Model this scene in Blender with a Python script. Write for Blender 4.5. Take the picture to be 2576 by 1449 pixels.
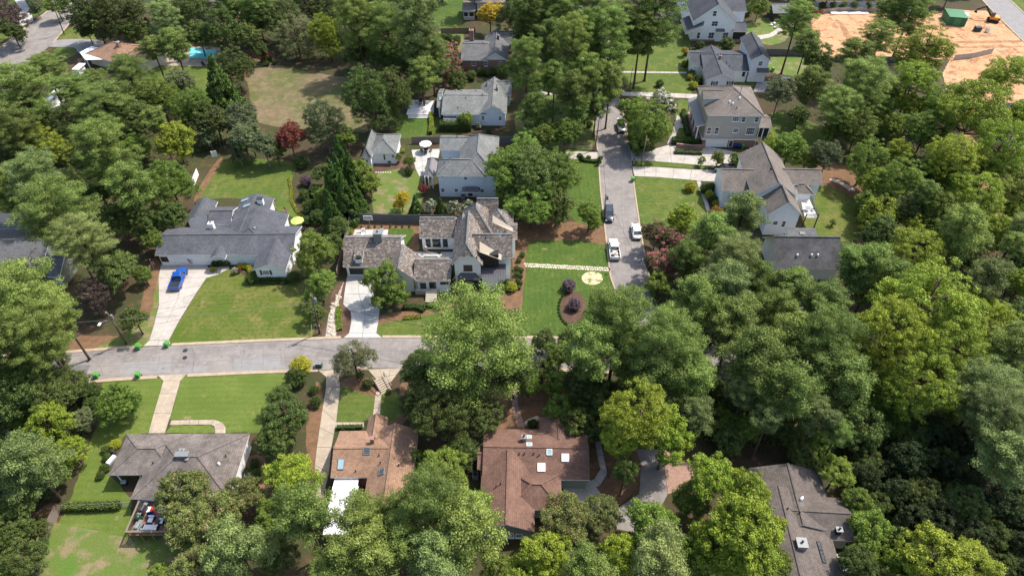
import bpy, bmesh, math, random
import numpy as np
from mathutils import Vector, Matrix
random.seed(7)
R = math.radians
for o in list(bpy.data.objects): bpy.data.objects.remove(o)
SC = bpy.context.scene
COL = SC.collection
# ---------------- camera, sky, sun, exposure ----------------
H = 88.0; F = 1717.0; PITCH = R(44); CX, CY = 1288.0, 724.5
cam = bpy.data.objects.new('camera', bpy.data.cameras.new('camera')); COL.objects.link(cam)
cam.location = (0, 0, H); cam.rotation_euler = (R(90)-PITCH, 0, 0)
cam.data.sensor_width = 36; cam.data.lens = F/2576*36; cam.data.clip_start = 1; cam.data.clip_end = 4000
SC.camera = cam
SUN_EL = R(57); SUN_DIR = Vector((0.87, 0.50, 0)).normalized()
world = bpy.data.worlds.new('World'); SC.world = world; world.use_nodes = True
wn = world.node_tree; bg = wn.nodes['Background']
sky = wn.nodes.new('ShaderNodeTexSky'); sky.sky_type = 'NISHITA'; sky.sun_disc = False
sky.sun_elevation = SUN_EL; sky.sun_rotation = math.atan2(SUN_DIR.x, SUN_DIR.y)
sky.air_density = 1.3; sky.dust_density = 2.5
wn.links.new(sky.outputs[0], bg.inputs[0]); bg.inputs[1].default_value = 0.15
sl = bpy.data.lights.new('sun', 'SUN'); sl.energy = 3.9; sl.angle = R(0.55); sl.color = (1.0, 0.94, 0.84)
so = bpy.data.objects.new('sun', sl); COL.objects.link(so)
sv = Vector((SUN_DIR.x*math.cos(SUN_EL), SUN_DIR.y*math.cos(SUN_EL), math.sin(SUN_EL)))
so.rotation_euler = sv.to_track_quat('Z', 'Y').to_euler(); so.location = (60, 60, 120)
SC.view_settings.view_transform = 'Standard'; SC.view_settings.look = 'None'
SC.view_settings.exposure = 0.74; SC.view_settings.gamma = 1
SC.render.engine = 'CYCLES'
SC.cycles.max_bounces = 5; SC.cycles.transparent_max_bounces = 4

# ---------------- projection helpers ----------------
_c, _s = math.cos(PITCH), math.sin(PITCH)
def ray(x, y):
    a, b = (x-CX)/F, -(y-CY)/F
    return Vector((a, _c + b*_s, -_s + b*_c))
def G(x, y, z=0.0):
    d = ray(x, y); t = (z-H)/d.z
    return Vector((d.x*t, d.y*t, z))
def depth(p):
    return p.y*_c + (H-p.z)*_s
def atY(x, y, Y):
    d = ray(x, y); t = Y/d.y
    return Vector((d.x*t, Y, H+d.z*t))
def proj(p):
    dz = depth(p); return (CX+F*p.x/dz, CY-F*(p.y*_s-(H-p.z)*_c)/dz)

# ---------------- object helpers ----------------
def empty(name, loc, rz=0, label=None, cat=None, group=None):
    o = bpy.data.objects.new(name, None); COL.objects.link(o); o.empty_display_size = .3
    o.location = loc; o.rotation_euler = (0, 0, rz)
    tag(o, label, cat, group); return o
def tag(o, label=None, cat=None, group=None, kind=None):
    if label: o['label'] = label
    if cat: o['category'] = cat
    if group: o['group'] = group
    if kind: o['kind'] = kind
    return o
class MB:
    def __init__(s): s.v = []; s.f = []
    def add(s, vs, fs):
        n = len(s.v); s.v += [tuple(v) for v in vs]; s.f += [tuple(i+n for i in f) for f in fs]; return s
    def poly(s, vs): return s.add(vs, [tuple(range(len(vs)))])
    def box(s, x0, x1, y0, y1, z0, z1, M=None):
        vs = [Vector((x, y, z)) for z in (z0, z1) for x, y in ((x0, y0), (x1, y0), (x1, y1), (x0, y1))]
        if M is not None: vs = [M @ v for v in vs]
        return s.add(vs, [(3, 2, 1, 0), (4, 5, 6, 7), (0, 1, 5, 4), (1, 2, 6, 5), (2, 3, 7, 6), (3, 0, 4, 7)])
    def bar(s, a, b, w, h=None):
        a, b = Vector(a), Vector(b); h = h or w; d = (b-a); L = d.length
        if L < 1e-6: return s
        M = Matrix.Translation(a) @ d.to_track_quat('X', 'Z').to_matrix().to_4x4()
        return s.box(0, L, -w/2, w/2, -h/2, h/2, M)
    def tube(s, a, b, r0, r1=None, n=8, cap=True):
        a, b = Vector(a), Vector(b); r1 = r0 if r1 is None else r1; d = (b-a)
        q = d.to_track_quat('Z', 'Y').to_matrix(); vs = []
        for p, r in ((a, r0), (b, r1)):
            for i in range(n):
                t = 2*math.pi*i/n; vs.append(p + q @ Vector((r*math.cos(t), r*math.sin(t), 0)))
        fs = [(i, (i+1) % n, n+(i+1) % n, n+i) for i in range(n)]
        if cap: fs += [tuple(range(n-1, -1, -1)), tuple(range(n, 2*n))]
        return s.add(vs, fs)
    def lathe(s, c, prof, n=12):
        c = Vector(c); vs = []
        for r, z in prof:
            for i in range(n):
                t = 2*math.pi*i/n; vs.append(c+Vector((r*math.cos(t), r*math.sin(t), z)))
        fs = []
        for k in range(len(prof)-1):
            for i in range(n):
                j = (i+1) % n; fs.append((k*n+i, k*n+j, (k+1)*n+j, (k+1)*n+i))
        fs += [tuple(range(n-1, -1, -1)), tuple((len(prof)-1)*n+i for i in range(n))]
        return s.add(vs, fs)
    def prism(s, pts, z0, z1):
        n = len(pts); vs = [(p[0], p[1], z0) for p in pts]+[(p[0], p[1], z1) for p in pts]
        fs = [tuple(range(n-1, -1, -1)), tuple(range(n, 2*n))]+[(i, (i+1) % n, n+(i+1) % n, n+i) for i in range(n)]
        return s.add(vs, fs)
    def mesh(s, name, mat, smooth=False):
        me = bpy.data.meshes.new(name); me.from_pydata(s.v, [], s.f); me.update()
        uv = me.uv_layers.new(name='UVMap').data
        for p in me.polygons:
            n = p.normal
            u = Vector((-n.y, n.x, 0)); u = Vector((1, 0, 0)) if u.length < 1e-3 else u.normalized()
            w = n.cross(u)
            for li in p.loop_indices:
                co = me.vertices[me.loops[li].vertex_index].co
                uv[li].uv = (co.dot(u), co.dot(w))
            if smooth: p.use_smooth = True
        if mat: me.materials.append(mat)
        return me
    def build(s, name, mat, parent=None, smooth=False, kind=None):
        o = bpy.data.objects.new(name, s.mesh(name, mat, smooth)); COL.objects.link(o)
        if parent: o.parent = parent
        if kind: o['kind'] = kind
        return o
def bevel(o, w=.03, seg=2):
    m = o.modifiers.new('bevel', 'BEVEL'); m.width = w; m.segments = seg; m.limit_method = 'ANGLE'; return o
def copy_tree(o, parent=None):
    c = o.copy(); COL.objects.link(c)
    if parent: c.parent = parent
    for ch in list(o.children): copy_tree(ch, c)
    return c

# ---------------- materials ----------------
def _mat(name):
    m = bpy.data.materials.new(name); m.use_nodes = True; nt = m.node_tree
    return m, nt, nt.nodes['Principled BSDF']
def _mix(nt, fac, a, b, mode='MIX'):
    n = nt.nodes.new('ShaderNodeMix'); n.data_type = 'RGBA'; n.blend_type = mode; n.clamp_result = False
    for sock, v in ((n.inputs['Factor'], fac), (n.inputs[6], a), (n.inputs[7], b)):
        if isinstance(v, (int, float)): sock.default_value = v
        elif isinstance(v, tuple): sock.default_value = v if len(v) == 4 else v+(1,)
        else: nt.links.new(v, sock)
    return n.outputs[2]
def _noise(nt, vec, scale, detail=4, rough=.6, lo=.35, hi=.65):
    n = nt.nodes.new('ShaderNodeTexNoise'); n.inputs['Scale'].default_value = scale
    n.inputs['Detail'].default_value = detail; n.inputs['Roughness'].default_value = rough
    if vec is not None: nt.links.new(vec, n.inputs['Vector'])
    r = nt.nodes.new('ShaderNodeMapRange'); r.inputs[1].default_value = lo; r.inputs[2].default_value = hi
    nt.links.new(n.outputs[0], r.inputs[0]); return r.outputs[0]
def _coord(nt, which='Object'):
    return nt.nodes.new('ShaderNodeTexCoord').outputs[which]
def _bump(nt, b, h, st=.3, dist=.05):
    n = nt.nodes.new('ShaderNodeBump'); n.inputs['Strength'].default_value = st; n.inputs['Distance'].default_value = dist
    nt.links.new(h, n.inputs['Height']); nt.links.new(n.outputs[0], b.inputs['Normal'])
def ground_mat(name, layers, rough=.9, fine=None, bump=.4, spec=.2, stripe=None):
    """layers: first (colour,), then (colour, scale, lo, hi) laid over by noise"""
    m, nt, b = _mat(name); co = _coord(nt); cur = layers[0]
    for i, (c, sc, lo, hi) in enumerate(layers[1:]):
        mp = nt.nodes.new('ShaderNodeMapping'); mp.inputs['Location'].default_value = (i*31.7, i*12.3, i*5.1)
        nt.links.new(co, mp.inputs['Vector'])
        cur = _mix(nt, _noise(nt, mp.outputs[0], sc, 6, .65, lo, hi), cur, c)
    if stripe:
        wv = nt.nodes.new('ShaderNodeTexWave'); wv.inputs['Scale'].default_value = stripe[0]; wv.inputs['Distortion'].default_value = 3; wv.inputs['Detail'].default_value = 2; wv.inputs['Detail Scale'].default_value = .4
        wv.bands_direction = stripe[2]; nt.links.new(co, wv.inputs['Vector'])
        cur = _mix(nt, 1.0, cur, _mix(nt, wv.outputs['Fac'], (1-stripe[1],)*3, (1+stripe[1],)*3), 'MULTIPLY')
    if fine:
        f = _noise(nt, co, fine[0], 3, .7, .25, .75)
        cur = _mix(nt, 1.0, cur, _mix(nt, f, (1-fine[1],)*3, (1+fine[1],)*3), 'MULTIPLY')
        _bump(nt, b, f, bump, .06)
    nt.links.new(cur, b.inputs['Base Color']) if not isinstance(cur, tuple) else None
    b.inputs['Roughness'].default_value = rough; b.inputs['Specular IOR Level'].default_value = spec
    return m
def tile_mat(name, c1, c2, mortar, w, h, stain=.25, rough=.85, offset=.5, msize=.02, bump=.5, big=.35):
    m, nt, b = _mat(name); uv = _coord(nt, 'UV')
    t = nt.nodes.new('ShaderNodeTexBrick'); nt.links.new(uv, t.inputs['Vector'])
    t.inputs['Scale'].default_value = 1; t.inputs['Brick Width'].default_value = w; t.inputs['Row Height'].default_value = h
    t.inputs['Color1'].default_value = c1+(1,); t.inputs['Color2'].default_value = c2+(1,); t.inputs['Mortar'].default_value = mortar+(1,)
    t.inputs['Mortar Size'].default_value = msize; t.inputs['Bias'].default_value = 0; t.offset = offset
    co = _coord(nt)
    n = _noise(nt, co, big, 6, .7, .3, .7); n2 = _noise(nt, co, 9, 3, .7, .2, .8)
    cur = _mix(nt, 1.0, t.outputs[0], _mix(nt, n, (1-stain,)*3, (1+stain*.7,)*3), 'MULTIPLY')
    cur = _mix(nt, 1.0, cur, _mix(nt, n2, (.82,)*3, (1.14,)*3), 'MULTIPLY')
    nt.links.new(cur, b.inputs['Base Color']); b.inputs['Roughness'].default_value = rough
    b.inputs['Specular IOR Level'].default_value = .25
    _bump(nt, b, t.outputs['Fac'], -bump, .02)
    return m
def plain(name, c, rough=.6, var=.08, metal=0, sc=1.5, spec=.4):
    m, nt, b = _mat(name); n = _noise(nt, _coord(nt), sc, 5, .7, .25, .75)
    cur = _mix(nt, n, tuple(x*(1-var) for x in c), tuple(x*(1+var) for x in c))
    nt.links.new(cur, b.inputs['Base Color']); b.inputs['Roughness'].default_value = rough
    b.inputs['Metallic'].default_value = metal; b.inputs['Specular IOR Level'].default_value = spec
    return m
def siding(name, c, pitch=.2, vertical=False, depthf=.35, rough=.6, dark=.8):
    m, nt, b = _mat(name); uv = _coord(nt, 'UV'); sp = nt.nodes.new('ShaderNodeSeparateXYZ'); nt.links.new(uv, sp.inputs[0])
    d = nt.nodes.new('ShaderNodeMath'); d.operation = 'DIVIDE'; d.inputs[1].default_value = pitch
    nt.links.new(sp.outputs[0 if vertical else 1], d.inputs[0])
    fr = nt.nodes.new('ShaderNodeMath'); fr.operation = 'FRACT'; nt.links.new(d.outputs[0], fr.inputs[0])
    r = nt.nodes.new('ShaderNodeMapRange'); r.inputs[1].default_value = 0; r.inputs[2].default_value = .22; nt.links.new(fr.outputs[0], r.inputs[0])
    n = _noise(nt, _coord(nt), .8, 5, .7, .25, .75)
    base = _mix(nt, n, tuple(x*.92 for x in c), tuple(min(x*1.05, .95) for x in c))
    cur = _mix(nt, r.outputs[0], tuple(x*dark for x in c), base)
    nt.links.new(cur, b.inputs['Base Color']); b.inputs['Roughness'].default_value = rough
    _bump(nt, b, r.outputs[0], depthf, .03); return m
def leaf_mat(name, c1, c2, c3=None, thr=.75, trans=.28, var=.25, rough=.55):
    m, nt, b = _mat(name)
    a = nt.nodes.new('ShaderNodeAttribute'); a.attribute_name = 'tint'
    oi = nt.nodes.new('ShaderNodeObjectInfo')
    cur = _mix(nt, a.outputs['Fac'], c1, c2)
    if c3:
        cl = nt.nodes.new('ShaderNodeAttribute'); cl.attribute_name = 'clump'
        g = nt.nodes.new('ShaderNodeMath'); g.operation = 'GREATER_THAN'; g.inputs[1].default_value = thr
        nt.links.new(cl.outputs['Fac'], g.inputs[0]); cur = _mix(nt, g.outputs[0], cur, c3)
    hs = nt.nodes.new('ShaderNodeHueSaturation')
    r1 = nt.nodes.new('ShaderNodeMapRange'); r1.inputs[3].default_value = 1-var; r1.inputs[4].default_value = 1+var
    nt.links.new(oi.outputs['Random'], r1.inputs[0]); nt.links.new(r1.outputs[0], hs.inputs['Value'])
    r2 = nt.nodes.new('ShaderNodeMapRange'); r2.inputs[3].default_value = .476; r2.inputs[4].default_value = .502
    ml = nt.nodes.new('ShaderNodeMath'); ml.operation = 'MULTIPLY'; ml.inputs[1].default_value = 7.31
    fr = nt.nodes.new('ShaderNodeMath'); fr.operation = 'FRACT'
    nt.links.new(oi.outputs['Random'], ml.inputs[0]); nt.links.new(ml.outputs[0], fr.inputs[0])
    nt.links.new(fr.outputs[0], r2.inputs[0]); nt.links.new(r2.outputs[0], hs.inputs['Hue'])
    nt.links.new(cur, hs.inputs['Color'])
    nt.links.new(hs.outputs[0], b.inputs['Base Color']); b.inputs['Roughness'].default_value = rough
    b.inputs['Specular IOR Level'].default_value = .3
    tr = nt.nodes.new('ShaderNodeBsdfTranslucent'); nt.links.new(hs.outputs[0], tr.inputs[0])
    mx = nt.nodes.new('ShaderNodeMixShader'); mx.inputs[0].default_value = trans
    nt.links.new(b.outputs[0], mx.inputs[1]); nt.links.new(tr.outputs[0], mx.inputs[2])
    nt.links.new(mx.outputs[0], nt.nodes['Material Output'].inputs[0]); return m

M = {}
M['floor'] = ground_mat('forest_floor', [(.065, .045, .026), ((.04, .05, .018), .12, .4, .6), ((.13, .075, .04), .3, .55, .75)], fine=(7, .45))
M['mulch'] = ground_mat('mulch', [(.105, .062, .044), ((.075, .045, .032), 1.2, .35, .65), ((.15, .095, .065), .4, .5, .8)], fine=(11, .4))
M['pine_straw'] = ground_mat('pine_straw', [(.19, .105, .058), ((.115, .07, .04), .9, .35, .65)], fine=(9, .35))
M['lawn'] = ground_mat('lawn_grass', [(.072, .108, .018), ((.115, .13, .027), .13, .4, .6), ((.05, .084, .014), .7, .45, .7), ((.19, .15, .075), .45, .58, .72), ((.06, .1, .02), 1.7, .5, .62)], fine=(6, .34), stripe=(.3, .045, 'Y'))
M['lawn_lush'] = ground_mat('lush_lawn_grass', [(.048, .088, .014), ((.07, .108, .018), .2, .4, .62), ((.2, .17, .08), .8, .6, .74), ((.1, .12, .03), .3, .55, .7), ((.04, .075, .012), 1.7, .5, .62)], fine=(6, .32), stripe=(.3, .045, 'X'))
M['lawn_light'] = ground_mat('light_lawn_grass', [(.11, .145, .03), ((.08, .12, .02), .16, .4, .62), ((.2, .17, .08), .5, .6, .74), ((.085, .12, .02), 1.7, .5, .62)], fine=(6, .32), stripe=(.3, .045, 'Y'))
M['lawn_olive'] = ground_mat('olive_lawn_grass', [(.07, .105, .014), ((.12, .125, .03), .16, .42, .6), ((.17, .14, .05), .25, .52, .68), ((.06, .09, .014), 1.7, .5, .62)], fine=(6, .34), stripe=(.3, .045, 'Y'))
M['lawn_patchy'] = ground_mat('patchy_grass', [(.1, .135, .03), ((.2, .155, .09), .35, .48, .6), ((.07, .14, .02), .2, .5, .65)], fine=(6, .3))
M['field'] = ground_mat('dry_field', [(.15, .112, .068), ((.085, .1, .03), .07, .4, .56), ((.2, .155, .095), .5, .45, .7), ((.14, .1, .055), 1.3, .5, .75)], fine=(5, .3))
M['dirt'] = ground_mat('orange_dirt', [(.4, .205, .1), ((.47, .275, .155), .13, .38, .6), ((.25, .12, .06), .35, .5, .62), ((.5, .33, .2), 1.1, .52, .66)], fine=(3, .16))
M['asphalt'] = ground_mat('asphalt', [(.225, .203, .19), ((.175, .158, .15), .3, .42, .6), ((.27, .243, .225), 1.1, .5, .75)], fine=(14, .14), bump=.15)
M['asphalt_dark'] = ground_mat('dark_asphalt', [(.13, .125, .13), ((.16, .155, .155), .6, .4, .6)], fine=(14, .15), bump=.15)
M['asphalt_pale'] = ground_mat('pale_asphalt', [(.24, .228, .225), ((.21, .2, .198), .6, .4, .6)], fine=(14, .12), bump=.15)
M['concrete'] = ground_mat('concrete', [(.4, .362, .33), ((.31, .28, .25), .45, .42, .66), ((.45, .42, .385), 1.3, .5, .75)], fine=(10, .08), bump=.1)
M['concrete_old'] = ground_mat('old_concrete', [(.37, .305, .235), ((.29, .235, .18), .5, .4, .62), ((.43, .37, .3), 1.2, .5, .75)], fine=(9, .12), bump=.1)
M['concrete_new'] = ground_mat('pale_concrete', [(.44, .43, .41), ((.35, .34, .32), .35, .4, .65)], fine=(10, .06), bump=.1)
M['kerb'] = ground_mat('kerb_concrete', [(.38, .3, .215), ((.3, .235, .17), .8, .4, .65)], fine=(9, .15), bump=.1)
M['gravel'] = ground_mat('gravel', [(.42, .38, .34), ((.2, .17, .15), 2.5, .45, .6)], fine=(8, .5))
M['paver'] = tile_mat('brick_paver', (.3, .17, .13), (.38, .25, .2), (.2, .13, .1), .4, .2, .2)
M['stone'] = ground_mat('flagstone', [(.52, .46, .36), ((.42, .37, .3), 1.2, .4, .65)], fine=(9, .12))
M['water'] = plain('pool_water', (.16, .6, .66), .12, .1, 0, .6)
M['dark_water'] = plain('dark_pool_water', (.02, .06, .07), .08, .1)
M['white'] = plain('white_trim', (.8, .79, .77), .5, .04)
M['white_wall'] = siding('white_siding', (.84, .84, .84), .22)
M['white_brick'] = siding('white_painted_brick', (.8, .82, .8), .3, False, .2)
M['blue_wall'] = siding('pale_blue_siding', (.66, .72, .77), .24)
M['tan_wall'] = siding('tan_siding', (.42, .38, .33), .22)
M['sage_wall'] = siding('sage_siding', (.22, .25, .2), .25)
M['beige_wall'] = siding('beige_siding', (.55, .5, .42), .22)
M['brick'] = tile_mat('red_brick', (.25, .085, .06), (.33, .12, .085), (.35, .28, .24), .3, .1, .2)
M['dark'] = plain('dark_parts_and_shade', (.015, .015, .017), .5, .1)  # near-black for dark parts, also painted in as shade inside recesses
M['black'] = plain('black_metal', (.03, .03, .035), .4, .15)
M['navy'] = plain('navy_shutter', (.02, .03, .06), .5, .1)
M['steel'] = plain('galvanised_metal', (.2, .205, .21), .6, .12, .2)
M['grey_metal'] = siding('grey_standing_seam', (.2, .19, .2), .45, True, .8, .4, .7)
M['pale_metal'] = siding('pale_standing_seam', (.5, .48, .45), .45, True, .8, .45, .7)
M['dark_metal'] = siding('dark_standing_seam', (.07, .065, .075), .45, True, .8, .4, .7)
M['wood'] = plain('brown_wood', (.2, .12, .07), .7, .25, 0, 4)
M['deckwood'] = siding('deck_boards', (.26, .16, .12), .15, False, .5, .7, .6)
M['plankwood'] = plain('deck_plank_wood', (.2,.115,.085), .7, .3, 0, 2)
M['white_deck'] = siding('whitewashed_deck_boards', (.62, .6, .58), .15, True, .4, .6, .85)
M['greywood'] = siding('weathered_fence', (.11, .11, .115), .16, False, .5, .8, .7)
M['fencewood'] = siding('fence_boards', (.2, .16, .13), .15, True, .5, .8, .6)
M['sheath'] = siding('bare_sheathing_boards', (.36, .3, .23), .3, True, .6, .7, .72)
M['post'] = plain('utility_pole_wood', (.1, .075, .055), .85, .3, 0, 3)
M['bark'] = ground_mat('bark', [(.12, .08, .06), ((.06, .04, .03), 6, .4, .6)], fine=(9, .3))
M['bark_pale'] = ground_mat('pale_bark', [(.26, .21, .17), ((.14, .11, .09), 5, .4, .6)], fine=(9, .3))
M['rubber'] = plain('tyre_rubber', (.02, .02, .02), .8)
M['glass'] = plain('window_glass', (.05, .06, .065), .08, .2, 0, .7, .8)
M['glass_blue'] = plain('skylight_glass', (.25, .38, .42), .1, .15, 0, .7, .8)
M['bin_green'] = plain('bin_green_plastic', (.075, .27, .05), .5, .06)
M['bin_blue'] = plain('bin_blue_plastic', (.01, .03, .12), .5, .06)
M['red'] = plain('red_paint', (.6, .03, .03), .5); M['orange'] = plain('orange_paint', (.8, .25, .03), .45)
M['lime'] = plain('lime_canvas', (.42, .55, .13), .7); M['canvas'] = plain('white_canvas', (.7, .7, .72), .7)
M['grey_canvas'] = plain('grey_canvas', (.3, .34, .33), .7)
M['membrane'] = plain('white_roof_membrane', (.85, .85, .86), .5, .03)
M['skin'] = plain('skin', (.5, .28, .18), .6); M['shirt'] = plain('blue_shirt', (.1, .25, .5), .8)
M['trouser'] = plain('brown_trousers', (.1, .06, .04), .8); M['hat'] = plain('pale_hat', (.6, .48, .38), .8)
def roofm(n, c, warm=0, st=.3, w=.32, h=.3):
    d = tuple(x*.72 for x in c); mo = tuple(x*.5 for x in c)
    return tile_mat(n, c, d, mo, w, h, st, .9, .5, .02, .3)
M['r_grey'] = roofm('grey_blue_shingle', (.105, .11, .128)); M['r_light'] = roofm('light_grey_shingle', (.2, .207, .205))
M['r_mid'] = roofm('mid_grey_shingle', (.15, .15, .155)); M['r_tan'] = roofm('brown_grey_shingle', (.2, .17, .15))
M['r_old'] = roofm('weathered_brown_shingle', (.2, .17, .155), st=.5); M['r_lbrown'] = roofm('light_brown_shingle', (.33, .2, .135))
M['r_brown'] = roofm('dark_brown_shingle', (.2, .115, .088)); M['r_dark'] = roofm('dark_grey_shingle', (.11, .11, .115), st=.45)
M['r_gb'] = roofm('grey_brown_shingle', (.15, .125, .112)); M['r_slate'] = roofm('slate_shingle', (.085, .09, .105))
M['r_cedarbase'] = plain('cedar_underlay', (.12, .1, .085), .9, .2)
def cedar():
    m, nt, b = _mat('cedar_shake'); a = nt.nodes.new('ShaderNodeAttribute'); a.attribute_name = 'tint'
    rr = nt.nodes.new('ShaderNodeValToRGB'); nt.links.new(a.outputs['Fac'], rr.inputs[0])
    e = rr.color_ramp.elements; e[0].color = (.07, .055, .045, 1); e[1].color = (.31, .275, .255, 1)
    e2 = e.new(.5); e2.color = (.145, .12, .105, 1)
    n = _noise(nt, _coord(nt), .35, 5, .7, .3, .7)
    nt.links.new(_mix(nt, 1., rr.outputs[0], _mix(nt, n, (.84, .83, .82), (1.16, 1.15, 1.13)), 'MULTIPLY'), b.inputs['Base Color'])
    b.inputs['Roughness'].default_value = .9; return m
M['cedar'] = cedar()

# ---------------- the setting: ground, lawns, roads ----------------
def smooth(pts, n=4, closed=True):
    out = []; L = len(pts)
    for i in range(L if closed else L-1):
        p0 = pts[(i-1) % L] if closed or i > 0 else pts[0]; p1 = pts[i]; p2 = pts[(i+1) % L]
        p3 = pts[(i+2) % L] if closed or i+2 < L else pts[-1]
        for k in range(n):
            t = k/n
            out.append(tuple(.5*((2*b)+(-a+c)*t+(2*a-5*b+4*c-d)*t*t+(-a+3*b-3*c+d)*t**3) for a, b, c, d in zip(p0, p1, p2, p3)))
    if not closed: out.append(tuple(pts[-1]))
    return out
SHK = 0
def sheet(name, pts, lv, mat, sm=0, kind='structure', parent=None):
    if sm: pts = smooth(pts, sm)
    global SHK
    SHK += 1; w = [G(x, y, 0) for x, y in pts]; z = .004*lv+.0006*(SHK % 6)
    if name in ('lawn', 'mulch_bed', 'field', 'building_site_dirt'):
        w2 = []; rj = random.Random(int(pts[0][0]*7+pts[0][1]))
        for p, q in zip(w, w[1:]+w[:1]):
            n = max(1, min(40, int((q-p).length/.7)))
            for k in range(n): w2.append(p.lerp(q, k/n)+(Vector((rj.uniform(-.13, .13), rj.uniform(-.13, .13), 0)) if n > 1 else Vector()))
        w = w2
    area = sum(a.x*b.y-b.x*a.y for a, b in zip(w, w[1:]+w[:1]))
    if area < 0: w.reverse()
    from mathutils.geometry import tessellate_polygon
    v2 = [Vector((p.x, p.y, 0)) for p in w]; fs = []
    for t in tessellate_polygon([v2]):
        A, B, C_ = (v2[i] for i in t); cr = (B-A).cross(C_-A).z
        if abs(cr) > 1e-7: fs.append(t if cr > 0 else t[::-1])
    me = bpy.data.meshes.new(name); me.from_pydata([(p.x, p.y, z) for p in w], [], fs); me.update()
    uv = me.uv_layers.new(name='UVMap').data
    for l in me.loops: uv[l.index].uv = me.vertices[l.vertex_index].co[:2]
    me.materials.append(mat); o = bpy.data.objects.new(name, me); COL.objects.link(o)
    if parent: o.parent = parent
    elif kind: o['kind'] = kind
    return o
g = MB(); g.poly([(-900, -300, 0), (900, -300, 0), (900, 1500, 0), (-900, 1500, 0)]); g.build('ground', M['floor'], kind='structure')
LV = 2
def lawn(pts, m='lawn', sm=3, lv=3): return sheet('lawn', pts, lv, M[m], sm)
# pine straw and mulch beds
for pts in [[(378,660),(405,668),(392,770),(380,856),(355,872),(170,885),(200,845),(330,830)],
            [(880,545),(1060,560),(1052,600),(1040,640),(880,640)],
            [(835,735),(872,700),(866,760),(885,800),(880,845),(810,850),(830,790)],
            [(950,795),(1150,760),(1160,740),(1330,740),(1330,770),(1100,800),(1010,812),(952,820)],
            [(1290,560),(1530,570),(1528,612),(1420,618),(1330,612),(1325,760),(1300,770),(1290,660)],
            [(795,960),(815,1010),(800,1125),(795,1200),(775,1150),(770,1080)],
            [(905,945),(950,965),(945,990),(1000,1000),(1010,960),(1040,940),(1000,1090),(860,990),(860,960)],
            [(1280,980),(1440,940),(1500,1000),(1480,1070),(1360,1080),(1230,1080)],
            [(600,1160),(665,1150),(660,1240),(600,1250)],
            [(620,205),(690,150),(660,120),(560,150)], [(1520,1120),(1620,1130),(1615,1200),(1560,1270),(1500,1260),(1530,1200)],
            [(1440,1095),(1500,1090),(1530,1240),(1480,1240)], [(2060,400),(2130,420),(2200,480),(2190,620),(2150,600),(2120,500),(2060,480)],
            [(930,400),(1060,395),(1050,430),(935,435)], [(90,1290),(150,1270),(130,1350),(90,1449),(30,1449)]]:
    sheet('mulch_bed', pts, 1, M['pine_straw' if random.random() < .6 else 'mulch'], 3)
lawn([(523,692),(545,690),(578,676),(640,705),(700,717),(760,705),(778,735),(786,849),(643,857),(429,867),(434,832),(460,792),(493,739)], 'lawn_olive')
lawn([(404,668),(399,700),(400,766),(388,816),(376,856),(350,873),(230,884),(300,846),(372,800),(388,740)], 'lawn_patchy')
lawn([(512,470),(556,408),(644,400),(742,412),(735,455),(732,500),(750,530),(775,556),(760,562),(722,540),(620,500),(500,500)], 'lawn')
lawn([(949,840),(952,818),(1010,804),(1100,788),(1180,780),(1330,800),(1322,849),(960,849)], 'lawn', 2)
lawn([(884,830),(905,836),(925,834),(932,846),(890,850)], 'lawn', 2)
lawn([(1328,612),(1380,606),(1521,616),(1536,712),(1552,733),(1600,850),(1421,850),(1355,849),(1312,849),(1313,765),(1325,669)], 'lawn_lush', 2)
lawn([(1440,400),(1461,385),(1503,408),(1511,483),(1521,560),(1450,560),(1380,470)], 'lawn_lush', 2)
lawn([(1599,446),(1700,450),(1757,458),(1765,500),(1778,542),(1740,562),(1611,562)], 'lawn', 2)
lawn([(1600,419),(1680,420),(1750,425),(1808,422),(1790,419),(1748,415),(1680,409),(1601,404)], 'lawn', 2)
lawn([(260,952),(411,952),(373,1089),(316,1092),(276,1180),(275,1196),(330,1256),(334,1345),(420,1345),(480,1500),(90,1500),(150,1310),(180,1250),(235,1090),(250,1060)], 'lawn_light', 2)
sheet('lawn', [(120,1330),(190,1325),(330,1352),(450,1350),(520,1420),(500,1500),(100,1500)], 4, M['lawn_patchy'], 3)
lawn([(456,947),(715,937),(735,960),(700,1085),(569,1089),(567,1075),(541,1056),(428,1056)], 'lawn_light', 1)
lawn([(417,1088),(431,1069),(530,1069),(541,1078),(541,1089)], 'lawn_light', 1, 6)
lawn([(856,972),(890,985),(945,1000),(938,1043),(915,1060),(844,1062)], 'lawn', 2)
lawn([(961,992),(1000,985),(1010,1040),(975,1060),(956,1043)], 'lawn', 2)
sheet('field', [(622,190),(652,150),(700,165),(760,178),(830,190),(890,205),(905,260),(925,330),(880,330),(760,325),(690,318),(640,300),(628,240)], 3, M['field'], 3)
lawn([(420,160),(470,155),(560,162),(570,210),(470,250),(340,210),(350,180)], 'lawn')
lawn([(1080,-30),(1165,-30),(1162,60),(1090,70)], 'lawn_lush', 2)
lawn([(1095,82),(1165,85),(1160,150),(1080,130)], 'lawn_patchy', 2)
lawn([(1558,70),(1720,60),(1735,140),(1738,238),(1592,235),(1566,180),(1554,110)], 'lawn', 2)
lawn([(1701,256),(1730,254),(1745,280),(1745,312),(1703,309)], 'lawn', 2)
lawn([(1706,323),(1740,324),(1770,345),(1760,362),(1686,364)], 'lawn', 2)
lawn([(1940,285),(2000,292),(2075,325),(2095,360),(2050,400),(1950,360)], 'lawn', 3)
lawn([(2030,470),(2105,478),(2160,510),(2185,560),(2165,600),(2100,610),(2030,605)], 'lawn_olive', 3)
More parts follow.
